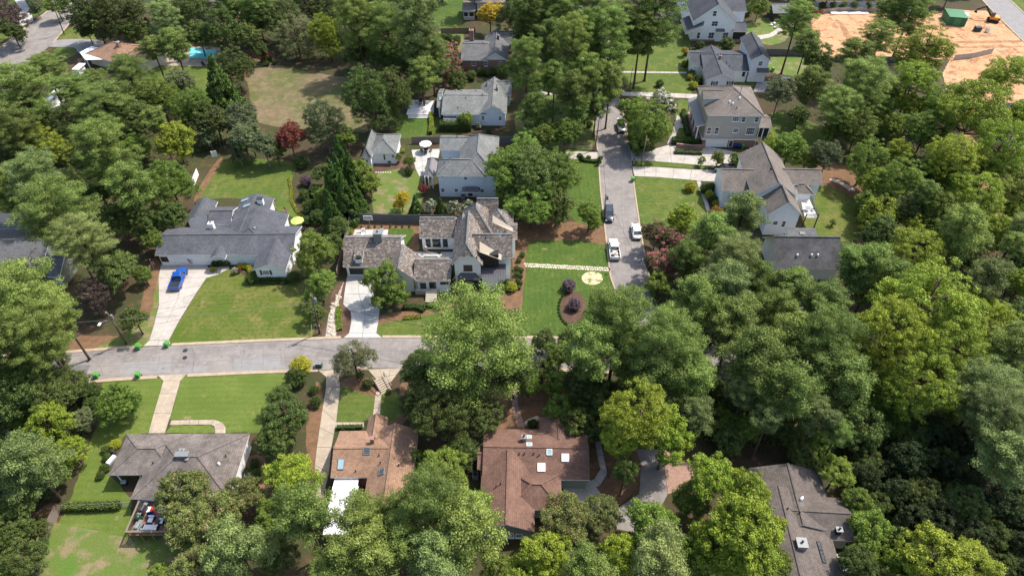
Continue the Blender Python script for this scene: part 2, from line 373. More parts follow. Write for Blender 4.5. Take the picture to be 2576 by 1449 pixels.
lawn([(950,435),(1060,432),(1058,480),(1050,535),(940,535)], 'lawn_patchy', 2)
lawn([(1005,288),(1105,296),(1085,345),(1000,345)], 'lawn_lush', 2)
lawn([(1300,190),(1380,160),(1485,160),(1480,222),(1420,228),(1330,226)], 'lawn', 3)
lawn([(1330,235),(1480,236),(1488,380),(1430,384),(1300,340)], 'lawn_patchy', 3)
lawn([(976,575),(1041,575),(1033,620),(980,620)], 'lawn_lush', 1)
lawn([(40,-20),(156,-5),(120,25),(66,48),(-10,45)], 'lawn_lush', 2)
lawn([(-20,75),(40,64),(66,70),(20,98),(-20,110)], 'lawn', 2)
lawn([(148,98),(180,70),(260,60),(260,103),(200,100)], 'lawn_olive', 2)
lawn([(150,116),(180,118),(193,135),(170,145),(130,140)], 'lawn', 2)
lawn([(1880,60),(1950,45),(1990,90),(1940,115),(1880,95)], 'lawn_patchy', 2)
lawn([(1940,145),(2060,150),(2050,190),(1945,185)], 'lawn_patchy', 2)
lawn([(1848,200),(1895,203),(1895,218),(1850,216)], 'lawn', 2)
lawn([(2463,-5),(2480,-5),(2515,32),(2498,34)], 'lawn_lush', 1)
lawn([(2537,-5),(2576,-5),(2600,30),(2576,35)], 'lawn', 1)
sheet('building_site_dirt', [(2040,50),(2080,35),(2270,36),(2350,30),(2480,28),(2530,66),(2576,110),(2640,170),(2640,260),(2480,200),(2400,150),(2110,152),(2060,120)], 2, M['dirt'], 2)
sheet('building_site_dirt', [(2390,150),(2576,130),(2700,300),(2700,520),(2560,620),(2490,520),(2420,330),(2380,230)], 1, M['dirt'], 2)
for pts in [[(2110,60),(2118,58),(2160,110),(2200,122),(2190,128),(2140,115)],[(2205,50),(2215,50),(2262,110),(2250,112)],[(2262,52),(2270,52),(2300,90),(2290,92)],[(2380,105),(2560,102),(2560,108),(2380,110)],[(2385,118),(2560,116),(2560,120),(2385,122)]]:
    sheet('dirt_track', pts, 4, ground_mat('dark_dirt', [(.24,.12,.06), ((.36,.2,.1),.4,.4,.6)], fine=(3,.2)), 2)
# roads
def band(name, L, Rr, lv, mat):
    b = MB(); z = Vector((0, 0, .004*lv)); l, r = [G(*p)+z for p in L], [G(*p)+z for p in Rr]
    if len(l) != len(r): return sheet(name, L+Rr[::-1], lv, mat)
    for i in range(len(l)-1):
        q = [l[i], r[i], r[i+1], l[i+1]]
        if (q[1]-q[0]).cross(q[2]-q[0]).z < 0: q.reverse()
        b.poly(q)
    return b.build(name, mat, kind='structure')
mainT = [(-300,925),(-100,905),(0,896),(170,887),(300,877),(426,869),(643,859),(860,850.6),(960,849),(1100,849),(1355,850.5),(1421,852),(1560,856),(1800,870),(2200,900)]
mainB = [(-300,1010),(-100,985),(0,974),(186,962),(300,953),(420,946),(643,935.5),(790,931),(934,926),(1100,926),(1355,928),(1421,930),(1560,936),(1800,955),(2200,1000)]
band('main_road', mainT, mainB, 5, M['asphalt'])
sideL = [(1476,20),(1478,80),(1483,150),(1490,230),(1494.5,316),(1504.5,386),(1511,483),(1521,566),(1528,632),(1535.5,696),(1551,740),(1580,800),(1590,857)]
sideR = [(1528,20),(1532,80),(1540,150),(1553,230),(1575,316),(1584.5,386),(1597,483),(1609,566),(1620,632),(1633,696),(1645,740),(1660,800),(1680,862)]
band('side_street', sideL, sideR, 6, M['asphalt'])
sheet('cross_street', [(1240,8),(1400,14),(1700,30),(1700,46),(1400,40),(1240,24)], 5, M['asphalt_pale'])
band('upper_left_road', [(230,-60),(156,0),(93,50),(66,70),(0,121),(-120,210)], [(280,-40),(210,10),(170,66),(133,110),(77,158),(20,230)], 5, M['asphalt'])
band('upper_right_road', [(2400,-60),(2468,-2),(2498,30),(2531,63),(2590,120)], [(2470,-60),(2537,-2),(2580,38),(2620,60),(2680,90)], 5, M['asphalt_pale'])
for k, (pts, m) in enumerate([([(303,914),(430,905),(430,938),(303,941)], 'asphalt_pale'), ([(590,902),(705,895),(703,928),(588,936)], 'asphalt_pale'),
                 ([(167,922),(228,917),(217,944),(165,946)], 'asphalt_dark'), ([(1502,283),(1545,285),(1530,262),(1500,262)], 'asphalt_dark'),
                 ([(152,52),(190,58),(176,64),(134,60)], 'asphalt_dark'), ([(440,927),(520,922),(519,933),(440,938)], 'asphalt_pale')]):
    sheet('road_patch', pts, 7, M[m], 0)
def line_cracks(name, paths, wd=.06, lv=8):
    b = MB()
    for p in paths:
        w = [G(x+random.uniform(-.4, .4), y+random.uniform(-.3, .3)) for x, y in smooth(p, 5, False)]
        for a, c in zip(w, w[1:]):
            n = Vector((-(c-a).y, (c-a).x, 0)).normalized()*wd/2; z = Vector((0, 0, .004*lv))
            b.poly([a-n+z, c-n+z, c+n+z, a+n+z])
    return b.build(name, M['asphalt_dark'], kind='structure')
line_cracks('road_crack', [[(1515,500),(1560,505),(1600,500)],[(1560,400),(1563,470),(1567,560),(1580,680)],[(1538,610),(1570,615),(1612,612)],
    [(1520,420),(1550,440),(1590,438)],[(170,925),(400,915),(640,903),(900,893),(1030,888)],[(720,860),(716,890),(722,928)],[(960,852),(955,925)],[(480,868),(488,900),(483,942)]])
rc = random.Random(11); cr_ = []
def lerp_at(P, x):
    for a, c in zip(P, P[1:]):
        if a[0] <= x <= c[0]: t = (x-a[0])/(c[0]-a[0]); return a[1]+t*(c[1]-a[1])
for i in range(26):
    x = 170+i*46+rc.uniform(-18, 18); t, u = lerp_at(mainT, x), lerp_at(mainB, x); a = rc.uniform(0, .5); e = rc.uniform(.5, 1)
    cr_.append([(x+rc.uniform(-4, 4), t+(u-t)*a), (x+rc.uniform(-8, 8), t+(u-t)*(a+e)/2), (x+rc.uniform(-12, 12), t+(u-t)*e)])
for i in range(9):
    x = 180+i*125+rc.uniform(-30, 30); t, u = lerp_at(mainT, x), lerp_at(mainB, x); k = rc.uniform(.2, .8)
    cr_.append([(x, t+(u-t)*k), (x+45, t+(u-t)*(k+rc.uniform(-.06, .06))), (x+95, t+(u-t)*(k+rc.uniform(-.1, .1)))])
for i in range(22):
    y = 250+i*22+rc.uniform(-8, 8); xl = next(a[0]+(y-a[1])/(c[1]-a[1])*(c[0]-a[0]) for a, c in zip(sideL, sideL[1:]) if a[1] <= y <= c[1]); w_ = 62+(y-250)*.06; s0, s1 = rc.uniform(0, .4), rc.uniform(.5, 1)
    cr_.append([(xl+w_*s0, y), (xl+w_*(s0+s1)/2, y+rc.uniform(-5, 5)), (xl+w_*s1, y+rc.uniform(-5, 5))])
line_cracks('road_crack', cr_, .055)
for i in range(16):
    x = 200+rc.random()*820; t, u = lerp_at(mainT, x), lerp_at(mainB, x); y = t+(u-t)*rc.choice((.25, .3, .7, .75)); r_ = rc.uniform(1, 3.2)
    sheet('oil_stain', [(x+r_*1.6*math.cos(k*.785)*rc.uniform(.6, 1.2), y+r_*.7*math.sin(k*.785)*rc.uniform(.6, 1.2)) for k in range(8)], 8, M['asphalt_dark'], 2)
def kerb(pts, wd=.45, z1=.11, name='kerb', mat='kerb'):
    w = [G(x, y) for x, y in pts]; b = MB()
    for a, c in zip(w, w[1:]): b.bar(a+Vector((0, 0, z1/2)), c+Vector((0, 0, z1/2)), wd, z1)
    return b.build(name, M[mat], kind='structure')
def cut(P, x0, x1): # sample polyline between x0,x1
    out = []
    def at(x):
        for a, b in zip(P, P[1:]):
            if a[0] <= x <= b[0]: t = (x-a[0])/(b[0]-a[0]); return (x, a[1]+t*(b[1]-a[1]))
    out.append(at(x0)); out += [p for p in P if x0 < p[0] < x1]; out.append(at(x1)); return out
for a, b in [(-290, 355), (432, 858), (962, 1585)]: kerb([(x, y-1.5) for x, y in cut(mainT, a, b)], .6)
for a, b in [(-290, 395), (472, 800), (865, 925), (1010, 1380), (1400, 1600)]: kerb([(x, y+1.5) for x, y in cut(mainB, a, b)], .6)
def cuty(P, y0, y1): return [(x, y) for y, x in cut([(b, a) for a, b in P], y0, y1)]
for a, b in [(30, 222), (236, 380), (404, 845)]: kerb(cuty(sideL, a, b), .3)
for a, b in [(60, 232), (250, 378), (405, 417), (447, 850)]: kerb(cuty(sideR, a, b), .3)
kerb([(2468,-2),(2498,30),(2531,63),(2590,120)]); kerb([(2537,-2),(2580,38),(2620,60)]); kerb([(156,0),(93,50)]); kerb([(66,70),(0,121)]); kerb([(210,10),(170,66),(133,110)])
# slabbed driveways: left/right edges, cut into single slabs
def slabs(name, Lp, Rp, mat, step=3.0, cols=1, gap=.05, z=.05, label=None):
    root = MB().build(name, M[mat], kind='structure')
    Lw = [G(*p) for p in Lp]; Rw = [G(*p) for p in Rp]
    bed = MB(); n = len(Lw)
    for i in range(n-1):
        q = [v+Vector((0, 0, .028)) for v in (Lw[i], Rw[i], Rw[i+1], Lw[i+1])]
        if (q[1]-q[0]).cross(q[2]-q[0]).z < 0: q.reverse()
        bed.poly(q)
    root.data = bed.mesh(name, M['asphalt_dark'])
    for i in range(n-1):
        L = ((Lw[i]+Rw[i])/2-(Lw[i+1]+Rw[i+1])/2).length; k = max(1, round(L/step))
        for j in range(k):
            t0, t1 = j/k, (j+1)/k
            for c in range(cols):
                s0, s1 = c/cols, (c+1)/cols
                q = []
                for t, s in ((t0, s0), (t0, s1), (t1, s1), (t1, s0)):
                    a = Lw[i].lerp(Lw[i+1], t); b = Rw[i].lerp(Rw[i+1], t); q.append(a.lerp(b, s))
                ctr = sum(q, Vector())/4; zz = z+random.uniform(-.004, .004)
                q = [v+(ctr-v).normalized()*gap for v in q]
                ar = sum(a.x*b.y-b.x*a.y for a, b in zip(q, q[1:]+q[:1]))
                if ar < 0: q.reverse()
                MB().prism(q, .03, zz).build('slab', M[mat], root)
    return root
slabs('driveway', [(406,660),(399,700),(400,766),(388,816),(376,856),(361,871)], [(524,660),(520,699),(493,739),(460,792),(434,832),(425,856),(431,870)][:1]+[(520,699),(493,739),(452,805),(425,856),(431,869)], 'concrete', 3.4, 2)
slabs('garden_path', [(521,674),(545,672),(575,669)], [(519,700),(546,692),(578,676)], 'concrete', 2)
slabs('driveway', [(874,688),(866,740),(863,765),(882,785),(884,808),(878,838),(864,850)], [(926,688),(940,740),(957,765),(955,785),(952,810),(947,838),(961,849)], 'concrete_new', 3.0, 2)
slabs('driveway', [(396,944),(411,958),(402,990),(387,1040),(373,1090)], [(470,941),(454,958),(445,990),(431,1040),(415,1090)], 'concrete_old', 3.2, 1)
slabs('garden_path', [(431,1057),(500,1056),(541,1056),(560,1063),(568,1075),(568,1090)], [(427,1069),(500,1068),(530,1068),(538,1072),(541,1079),(541,1090)], 'concrete_old', 1.6)
slabs('driveway', [(800,932),(820,948),(820,975),(811,1030),(797,1125),(792,1170),(795,1240),(800,1330)], [(866,930),(852,948),(856,975),(846,1062),(834,1125),(828,1190),(815,1240),(830,1330)], 'concrete_old', 3.4)
slabs('plaza', [(925,929),(962,972)], [(1010,926),(985,960)], 'concrete_old', 2.0, 3)
slabs('garden_path', [(946,985),(942,1010),(938,1045)], [(961,985),(958,1010),(956,1045)], 'concrete_old', 1.4)
slabs('garden_path', [(844,1062),(880,1062),(916,1062)], [(844,1075),(880,1075),(916,1075)], 'concrete_old', 1.4)
slabs('driveway', [(1584,379),(1640,377),(1684,365),(1770,368),(1838,380),(1880,395)], [(1588,405),(1640,406),(1690,410),(1748,415),(1808,420),(1870,420)], 'concrete', 3.2, 2)
slabs('garden_path', [(1678,362),(1690,335),(1697,312),(1703,290)], [(1686,365),(1702,338),(1709,322),(1716,300)], 'concrete', 1.6)
slabs('garden_path', [(1700,311),(1740,312)], [(1701,323),(1740,322)], 'concrete', 1.6)
slabs('driveway', [(1590,420),(1650,421),(1740,427),(1808,429),(1830,430)], [(1596,444),(1650,446),(1735,453),(1761,456),(1825,458)], 'concrete', 3.2, 2)
slabs('garden_path', [(1752,456),(1761,484),(1771,510),(1779,538)], [(1762,456),(1770,484),(1779,504),(1789,538)], 'concrete', 1.6)
slabs('driveway', [(1556,232),(1635,233),(1754,238)], [(1566,242),(1640,244),(1754,249)], 'concrete', 3.2)
slabs('garden_path', [(1556,180),(1728,182)], [(1556,184),(1728,186)], 'concrete', 2)
slabs('driveway', [(1360,226),(1421,230),(1488,230)], [(1360,238),(1421,242),(1488,244)], 'concrete', 3)
slabs('driveway', [(1420,383),(1460,382),(1503,384)], [(1430,402),(1460,400),(1505,404)], 'concrete', 2.5)
slabs('driveway', [(1551,30),(1621,40)], [(1551,46),(1621,54)], 'concrete_new', 3)
slabs('driveway', [(31,-10),(52,30),(37,60),(56,66)], [(55,-14),(78,30),(85,55),(92,52)], 'concrete_new', 4)
sheet('asphalt_drive', [(1600,1130),(1668,1130),(1668,1165),(1680,1242),(1655,1290),(1600,1340),(1552,1330),(1548,1282),(1608,1242),(1613,1165)], 4, M['asphalt'], 0)
sheet('paver_court', [(1669,1130),(1705,1150),(1760,1180),(1765,1215),(1681,1242),(1669,1165)], 5, M['paver'], 0)
sheet('patio', [(1421,1215),(1500,1225),(1531,1270),(1500,1300),(1400,1290)], 4, M['concrete'], 0)
slabs('garden_path', [(1497,1110),(1502,1145),(1510,1180),(1495,1205),(1465,1215)], [(1512,1110),(1518,1145),(1528,1190),(1510,1220),(1475,1238)], 'concrete', 1.5)
slabs('patio', [(1035,378),(1045,425),(1055,445)], [(1108,375),(1100,410),(1080,440)], 'concrete_new', 2.5, 3)
slabs('patio', [(893,578),(880,615)], [(977,578),(970,625)], 'concrete_new', 2.5, 3)
slabs('patio', [(1045,634),(1045,662)], [(1140,634),(1140,662)], 'concrete_new', 2.2, 5)
slabs('garden_path', [(1960,70),(1935,86),(1900,92),(1870,94)], [(1970,78),(1940,95),(1905,102),(1870,106)], 'concrete', 2)
sheet('driveway', [(1905,205),(1945,205),(1935,235),(1895,232)], 4, M['asphalt_pale'], 0)
sheet('driveway', [(133,103),(200,99),(262,106),(262,130),(200,135),(185,120),(120,118)], 4, M['asphalt_pale'], 3)
sheet('pool_terrace', [(400,140),(470,115),(553,112),(560,165),(500,168),(400,165)], 4, M['concrete_old'], 0)
sheet('mulch_path', [(560,403),(500,500),(488,500),(520,440),(548,403)], 6, M['pine_straw'], 2)
sheet('gravel_swale', [(827,790),(850,740),(866,705),(852,760),(850,800),(845,850),(818,850)], 2, M['gravel'], 0)
sheet('gravel_swale', [(2085,452),(2110,463),(2135,478),(2150,482),(2148,474),(2125,462),(2100,450)], 2, M['gravel'], 2)
# swale boulders (each a stone)
sw = empty('dry_creek', G(835, 800)); tag(sw, kind='structure')
for i in range(70):
    t = random.random(); x = 832+18*t*random.uniform(.6, 1.2)+random.uniform(-9, 9); y = 848-105*t
    p = G(x, y)-sw.location; r = random.uniform(.12, .34)
    s_ = MB().lathe(p, [(r*.8, 0), (r, r*.3), (r*.5, r*.7)], 6).build('stone', M['stone'], sw)
# brick walk
bw = slabs('brick_path', [(1284,955),(1288,1021),(1301,1076)], [(1300,955),(1303,1021),(1322,1076)], 'paver', 1.2)
# flagstone path across the side lawn
fp = empty('flagstone_path', G(1425, 668)); tag(fp, kind='structure')
for i in range(34):
    for j in range(2):
        x0 = 1318+i*6.25; y0 = 662+.052*(x0-1318)*1.0+j*5.4
        if j == 1: x0 += 2.5
        jit = lambda a: a+random.uniform(-.9, .9)
        q = [(jit(x0), jit(y0+4.3)), (jit(x0+5.2), jit(y0+4.3)), (jit(x0+5.2), jit(y0+.3)), (jit(x0+.2), jit(y0+.3))]
        MB().prism([G(*p)-fp.location for p in q], .0, .05).build('flagstone', M['stone'], fp)
def ring(cx, cy, rx, ry, n=20): return [(cx+rx*math.cos(2*math.pi*i/n), cy+ry*math.sin(2*math.pi*i/n)) for i in range(n)]
sheet('bare_circle', ring(1490,700,27,17), 5, ground_mat('bare_soil', [(.5,.4,.26), ((.12,.17,.03),.8,.5,.6)], fine=(7,.3)))
sheet('mulch_bed', ring(1442,775,33,42), 5, M['mulch'])
# stepping stones by the guest house
st = empty('stepping_stones', G(962, 435)); tag(st, kind='structure')
for i in range(7): MB().prism([G(x, y)-st.location for x, y in ring(946+i*6, 434.5, 2.2, 1.6, 6)], 0, .06).build('stone', M['stone'], st)

# ---------------- houses ----------------
class House:
    def __init__(s, label, yaw, base, wall, roof, name='house', cat='house', trim='white', cedar=False, group=None):
        s.yaw = R(yaw); s.base = G(*base); s.root = empty(name, s.base, s.yaw, label, cat, group)
        s.wall, s.roof, s.trim, s.cedar = wall, roof, trim, cedar; s.W = []; s.tris = []
        s.Mi = (Matrix.Translation(s.base) @ Matrix.Rotation(s.yaw, 4, 'Z')).inverted(); s.sh = MB(); s.ridge = MB()
        s.shid = []
    def loc(s, p): return s.Mi @ p
    def lray(s, x, y): return s.loc(Vector((0, 0, H))), (s.Mi.to_3x3() @ ray(x, y))
    def wing(s, FL, BR, ze=3., kind='gx', rise=2., wall=None, roof=None, inset=.4, z0=0., oh=.0, nowall=False, clip=.45):
        a = s.loc(G(FL[0], FL[1], ze)); b = s.loc(G(BR[0], BR[1], ze))
        x0, x1, y0, y1 = min(a.x, b.x), max(a.x, b.x), min(a.y, b.y), max(a.y, b.y)
        return s.wingl(x0, x1, y0, y1, ze, kind, rise, wall, roof, inset, z0, nowall, clip)
    def wingl(s, x0, x1, y0, y1, ze, kind, rise, wall=None, roof=None, inset=.4, z0=0., nowall=False, clip=.45):
        xm, ym = (x0+x1)/2, (y0+y1)/2; hx, hy = (x1-x0)/2, (y1-y0)/2; zr = ze+rise
        def h(x, y):
            fx = 1-abs(x-xm)/hx; fy = 1-abs(y-ym)/hy
            if kind == 'gy' or kind == 'jy': return ze+rise*fx
            if kind == 'gx': return ze+rise*fy
            if kind in ('hx', 'hy'):
                return ze+rise*min(1, (x1-x0)/2/min(hx, hy)*fx if hx > hy else fx, fy if hy <= hx else hy/hx*fy)
            if kind == 'sf': return ze+rise*(y-y0)/(y1-y0)
            if kind == 'sl': return ze+rise*(x-x0)/(x1-x0)
            if kind == 'sr': return ze+rise*(x1-x)/(x1-x0)
            return ze
        P = lambda x, y, z=None: Vector((x, y, h(x, y) if z is None else z))
        c = [P(x0, y0), P(x1, y0), P(x1, y1), P(x0, y1)]
        if kind == 'gx':
            l, r = P(x0, ym), P(x1, ym); tops = [[c[0], c[1], r, l], [c[2], c[3], l, r]]; bd = [c[0], c[1], r, c[2], c[3], l]; rd = [(l, r)]
        elif kind == 'gy':
            f, k = P(xm, y0), P(xm, y1); tops = [[c[1], c[2], k, f], [c[3], c[0], f, k]]; bd = [c[0], f, c[1], c[2], k, c[3]]; rd = [(f, k)]
            bd = [c[0], f, c[1], c[2], k, c[3]]
        elif kind == 'jy':
            f, k = Vector((xm, y0+hx*clip*.9, zr)), P(xm, y1); t = 1-clip
            a = Vector((x0+hx*t, y0, ze+rise*t)); b = Vector((x1-hx*t, y0, ze+rise*t))
            tops = [[c[1], c[2], k, f, b], [c[3], c[0], a, f, k], [a, b, f]]; bd = [c[0], a, b, c[1], c[2], k, c[3]]; rd = [(f, k), (a, f), (b, f)]
        elif kind in ('hx', 'hy'):
            if hx >= hy: l, r = Vector((x0+hy, ym, zr)), Vector((x1-hy, ym, zr)); tops = [[c[0], c[1], r, l], [c[1], c[2], r], [c[2], c[3], l, r], [c[3], c[0], l]]
            else:
                l, r = Vector((xm, y0+hx, zr)), Vector((xm, y1-hx, zr)); tops = [[c[0], c[1], l], [c[1], c[2], r, l], [c[2], c[3], r], [c[3], c[0], l, r]]
            rd = [(l, r)]+([(c[0], l), (c[3], l), (c[1], r), (c[2], r)] if hx >= hy else [(c[0], l), (c[1], l), (c[2], r), (c[3], r)]); bd = c
        else: tops = [c]; bd = c; rd = []
        th = Vector((0, 0, .2)); rb = MB(); tb = MB()
        for f in tops:
            rb.poly(f)
            for i in range(1, len(f)-1): s.tris.append((f[0], f[i], f[i+1]))
        rm = roof or s.roof
        for i in range(len(bd)):
            p, q = bd[i], bd[(i+1) % len(bd)]; tb.poly([p-th, q-th, q, p])
        for f in tops: tb.poly([v-th for v in f[::-1]])
        ced = s.cedar and rm == s.roof
        rb.build('roof', M['r_cedarbase' if ced else rm], s.root)
        tb.build('fascia', M[s.trim], s.root)
        if ced: s.shingle(tops)
        for p, q in rd:
            if (q-p).length > .3: s.ridge.bar(p+Vector((0, 0, .03)), q+Vector((0, 0, .03)), .3, .09)
        if not nowall:
            i = inset; xs0, xs1, ys0, ys1 = x0+i, x1-i, y0+i, y1-i; wb = MB(); g_ = .21
            T = lambda x, y: Vector((x, y, h(x, y)-g_)); B = lambda x, y: Vector((x, y, z0))
            def side(a, b, mid=None):
                tp = [T(*b)]+([T(*mid)] if mid else [])+[T(*a)]; wb.poly([B(*a), B(*b)]+tp)
            gy, gx = kind in ('gy', 'jy'), kind == 'gx'
            if kind == 'jy':
                zc = ze+rise*(1-clip)-g_; dx = hx*(1-clip)
                wb.poly([B(xs0, ys0), B(xs1, ys0), T(xs1, ys0), Vector((x1-dx, ys0, zc)), Vector((x0+dx, ys0, zc)), T(xs0, ys0)])
            else: side((xs0, ys0), (xs1, ys0), (xm, ys0) if gy else None)
            side((xs1, ys0), (xs1, ys1), (xs1, ym) if gx else None)
            side((xs1, ys1), (xs0, ys1), (xm, ys1) if gy else None); side((xs0, ys1), (xs0, ys0), (xs0, ym) if gx else None)
            wb.build('wall', M[wall or s.wall], s.root)
        w = dict(x0=x0+inset, x1=x1-inset, y0=y0+inset, y1=y1-inset, ze=ze, h=h); s.W.append(w); return len(s.W)-1
    def shingle(s, tops):
        for f in tops:
            n = (f[1]-f[0]).cross(f[2]-f[0]).normalized()
            if n.z < 0: n = -n
            u = Vector((-n.y, n.x, 0)); u = u.normalized() if u.length > 1e-3 else Vector((1, 0, 0)); v = n.cross(u)
            if v.z < 0: v = -v
            pts = [(p.dot(u), p.dot(v)) for p in f]; n0 = f[0].dot(n)
            vmin, vmax = min(p[1] for p in pts), max(p[1] for p in pts); row = .27; y = vmin
            while y < vmax-.05:
                xs = []
                yy = y+row*.5
                for a, b in zip(pts, pts[1:]+pts[:1]):
                    if (a[1]-yy)*(b[1]-yy) < 0: t = (yy-a[1])/(b[1]-a[1]); xs.append(a[0]+t*(b[0]-a[0]))
                if len(xs) >= 2:
                    x, xe = min(xs), max(xs); x -= random.uniform(0, .1)
                    while x < xe:
                        w = random.uniform(.22, .42); x2 = min(x+w, xe+.03); j = random.uniform(-.02, .02)
                        o1, o2 = n0+.075+random.uniform(-.01, .015), n0+.02
                        s.sh.poly([u*(x+.012)+v*(y+j)+n*o1, u*(x2-.012)+v*(y+j)+n*o1, u*(x2-.012)+v*(y+row)+n*o2, u*(x+.012)+v*(y+row)+n*o2])
                        s.shid.append(min(1, max(0, random.gauss(.52, .19)))); x = x2
                y += row
    def hit(s, x, y):
        from mathutils.geometry import intersect_ray_tri
        o, d = s.lray(x, y); best = None
        for a, b, c in s.tris:
            r = intersect_ray_tri(a, b, c, d, o, True)
            if r and (best is None or (r-o).length < (best[0]-o).length):
                n = (b-a).cross(c-a).normalized(); best = (r, n if n.z > 0 else -n)
        return best
    def wallhit(s, w, side, x, y, off=0):
        o, d = s.lray(x, y); w = s.W[w]
        if side in 'fb': t = ((w['y0']-off if side == 'f' else w['y1'])-o.y)/d.y
        else: t = ((w['x0']-off if side == 'l' else w['x1']+off)-o.x)/d.x
        return o+d*t
    def open(s, w, side, x0, y0, x1, y1, kind='window', nx=2, ny=2, frame='white', glass='glass', shutters=None):
        p = s.wallhit(w, side, x0, y1); q = s.wallhit(w, side, x1, y0); W = s.W[w]
        ax = 0 if side == 'f' else 1
        ym_, xm_ = (y0+y1)/2, (x0+x1)/2
        if side == 'f': u0, u1 = sorted((s.wallhit(w, side, x0, ym_)[0], s.wallhit(w, side, x1, ym_)[0])); z0, z1 = sorted((s.wallhit(w, side, xm_, y1).z, s.wallhit(w, side, xm_, y0).z))
        else: u0, u1 = sorted((p[ax], q[ax])); z0, z1 = sorted((p.z, q.z))
        z0 = max(z0, .08)
        if side == 'f': u0 = max(u0, W['x0']+.05); u1 = min(u1, W['x1']-.05)
        else: u0 = max(u0, W['y0']+.05); u1 = min(u1, W['y1']-.05)
        if u1-u0 < .2 or z1-z0 < .2: return
        wd, ht = u1-u0, z1-z0
        if side == 'f': X = Matrix.Translation((u0, W['y0'], z0))
        elif side == 'l': X = Matrix.Translation((W['x0'], u1, z0)) @ Matrix.Rotation(R(-90), 4, 'Z')
        else: X = Matrix.Translation((W['x1'], u0, z0)) @ Matrix.Rotation(R(90), 4, 'Z')
        fr = MB(); t = .09
        for a in ((0, wd, 0, t), (0, wd, ht-t, ht), (0, t, t, ht-t), (wd-t, wd, t, ht-t)): fr.box(a[0], a[1], -.07, .02, a[2], a[3], X)
        if kind == 'window':
            o = fr.build('window', M[frame], s.root)
            MB().box(t, wd-t, -.03, -.005, t, ht-t, X).build('pane', M[glass], o)
            mb = MB()
            for i in range(1, nx): mb.box(wd*i/nx-.025, wd*i/nx+.025, -.055, -.03, t, ht-t, X)
            for i in range(1, ny): mb.box(t, wd-t, -.05, -.03, ht*i/ny-.025, ht*i/ny+.025, X)
            if mb.v: mb.build('muntins', M[frame], o, kind='stuff')
            MB().box(-.05, wd+.05, -.14, 0, -.07, 0, X).build('sill', M[frame], o)
        elif kind == 'garage':
            o = fr.build('garage_door', M['white'], s.root)
            for i in range(4):
                z = t+(ht-2*t)*i/4; MB().box(t, wd-t, -.04, -.005, z+.02, z+(ht-2*t)/4-.02, X).build('panel', M[glass if glass != 'glass' else 'white'], o)
        else:
            o = fr.build('door', M[frame], s.root); MB().box(t, wd-t, -.04, -.005, t*.3, ht-t, X).build('panel', M[glass], o)
            MB().box(wd-.25, wd-.18, -.09, -.04, ht*.45, ht*.5, X).build('handle', M['steel'], o)
        if shutters:
            for a, b in ((-.42, -.06), (wd+.06, wd+.42)): MB().box(a, b, -.06, 0, 0, ht, X).build('shutter', M[shutters], s.root)
    def chimney(s, x, y, w=.9, d=.7, h=1.4, mat='brick', cap='grey_canvas', pots=1):
        r = s.hit(x, y)
        if not r: return
        p = r[0]; o = MB().box(p.x-w/2, p.x+w/2, p.y-d/2, p.y+d/2, p.z-.8, p.z+h).build('chimney', M[mat], s.root)
        MB().box(p.x-w/2-.07, p.x+w/2+.07, p.y-d/2-.07, p.y+d/2+.07, p.z+h, p.z+h+.12).build('chimney_cap', M[cap], o)
        for i in range(pots):
            MB().lathe((p.x+(i-(pots-1)/2)*.45, p.y, p.z+h+.12), [(.14, 0), (.11, .3), (.17, .33), (.05, .45)], 8).build('chimney_pot', M['black'], o)
    def vent(s, *pts, kind='pipe'):
        for x, y in pts:
            r = s.hit(x, y)
            if not r: continue
            p = r[0]
            if kind == 'pipe': MB().lathe(p-Vector((0, 0, .1)), [(.09, 0), (.09, .55), (.05, .6)], 7).build('roof_vent', M['black'], s.root)
            elif kind == 'box': MB().lathe(p-Vector((0, 0, .1)), [(.28, 0), (.25, .3), (.3, .32), (.1, .45)], 8).build('roof_vent', M['steel'], s.root)
            else: MB().lathe(p-Vector((0, 0, .1)), [(.2, 0), (.22, .3), (.15, .55), (.03, .6)], 8).build('roof_vent', M['white'], s.root)
    def skylight(s, x, y, w=.8, l=1.2, glass='glass_blue', frame='steel'):
        r = s.hit(x, y)
        if not r: return
        p, n = r; u = Vector((-n.y, n.x, 0)).normalized() if abs(n.z) < .999 else Vector((1, 0, 0)); v = n.cross(u)
        X = Matrix((u, v, n)).transposed().to_4x4(); X.translation = p
        fr = MB()
        for a in ((-w/2, w/2, -l/2, -l/2+.07), (-w/2, w/2, l/2-.07, l/2), (-w/2, -w/2+.07, -l/2+.07, l/2-.07), (w/2-.07, w/2, -l/2+.07, l/2-.07)): fr.box(*a, -.02, .16, X)
        o = fr.build('skylight', M[frame], s.root); MB().box(-w/2+.07, w/2-.07, -l/2+.07, l/2-.07, 0, .12, X).build('pane', M[glass], o)
    def solid(s, name, mat, pts, ztop, z0=0.):
        P = [s.loc(G(x, y, ztop)) for x, y in pts]; ar = sum(a.x*b.y-b.x*a.y for a, b in zip(P, P[1:]+P[:1]))
        if ar < 0: P.reverse()
        return MB().prism(P, z0, ztop).build(name, M[mat], s.root)
    def done(s):
        if s.ridge.v: s.ridge.build('ridge_cap', M['r_light' if s.cedar else s.roof], s.root)
        if s.sh.v:
            me = s.sh.mesh('shake', M['cedar']); at = me.attributes.new('tint', 'FLOAT', 'FACE')
            at.data.foreach_set('value', np.array(s.shid, dtype=np.float32))
            o = bpy.data.objects.new('shake', me); COL.objects.link(o); o.parent = s.root; o['kind'] = 'stuff'
        # base moved under the house centre already

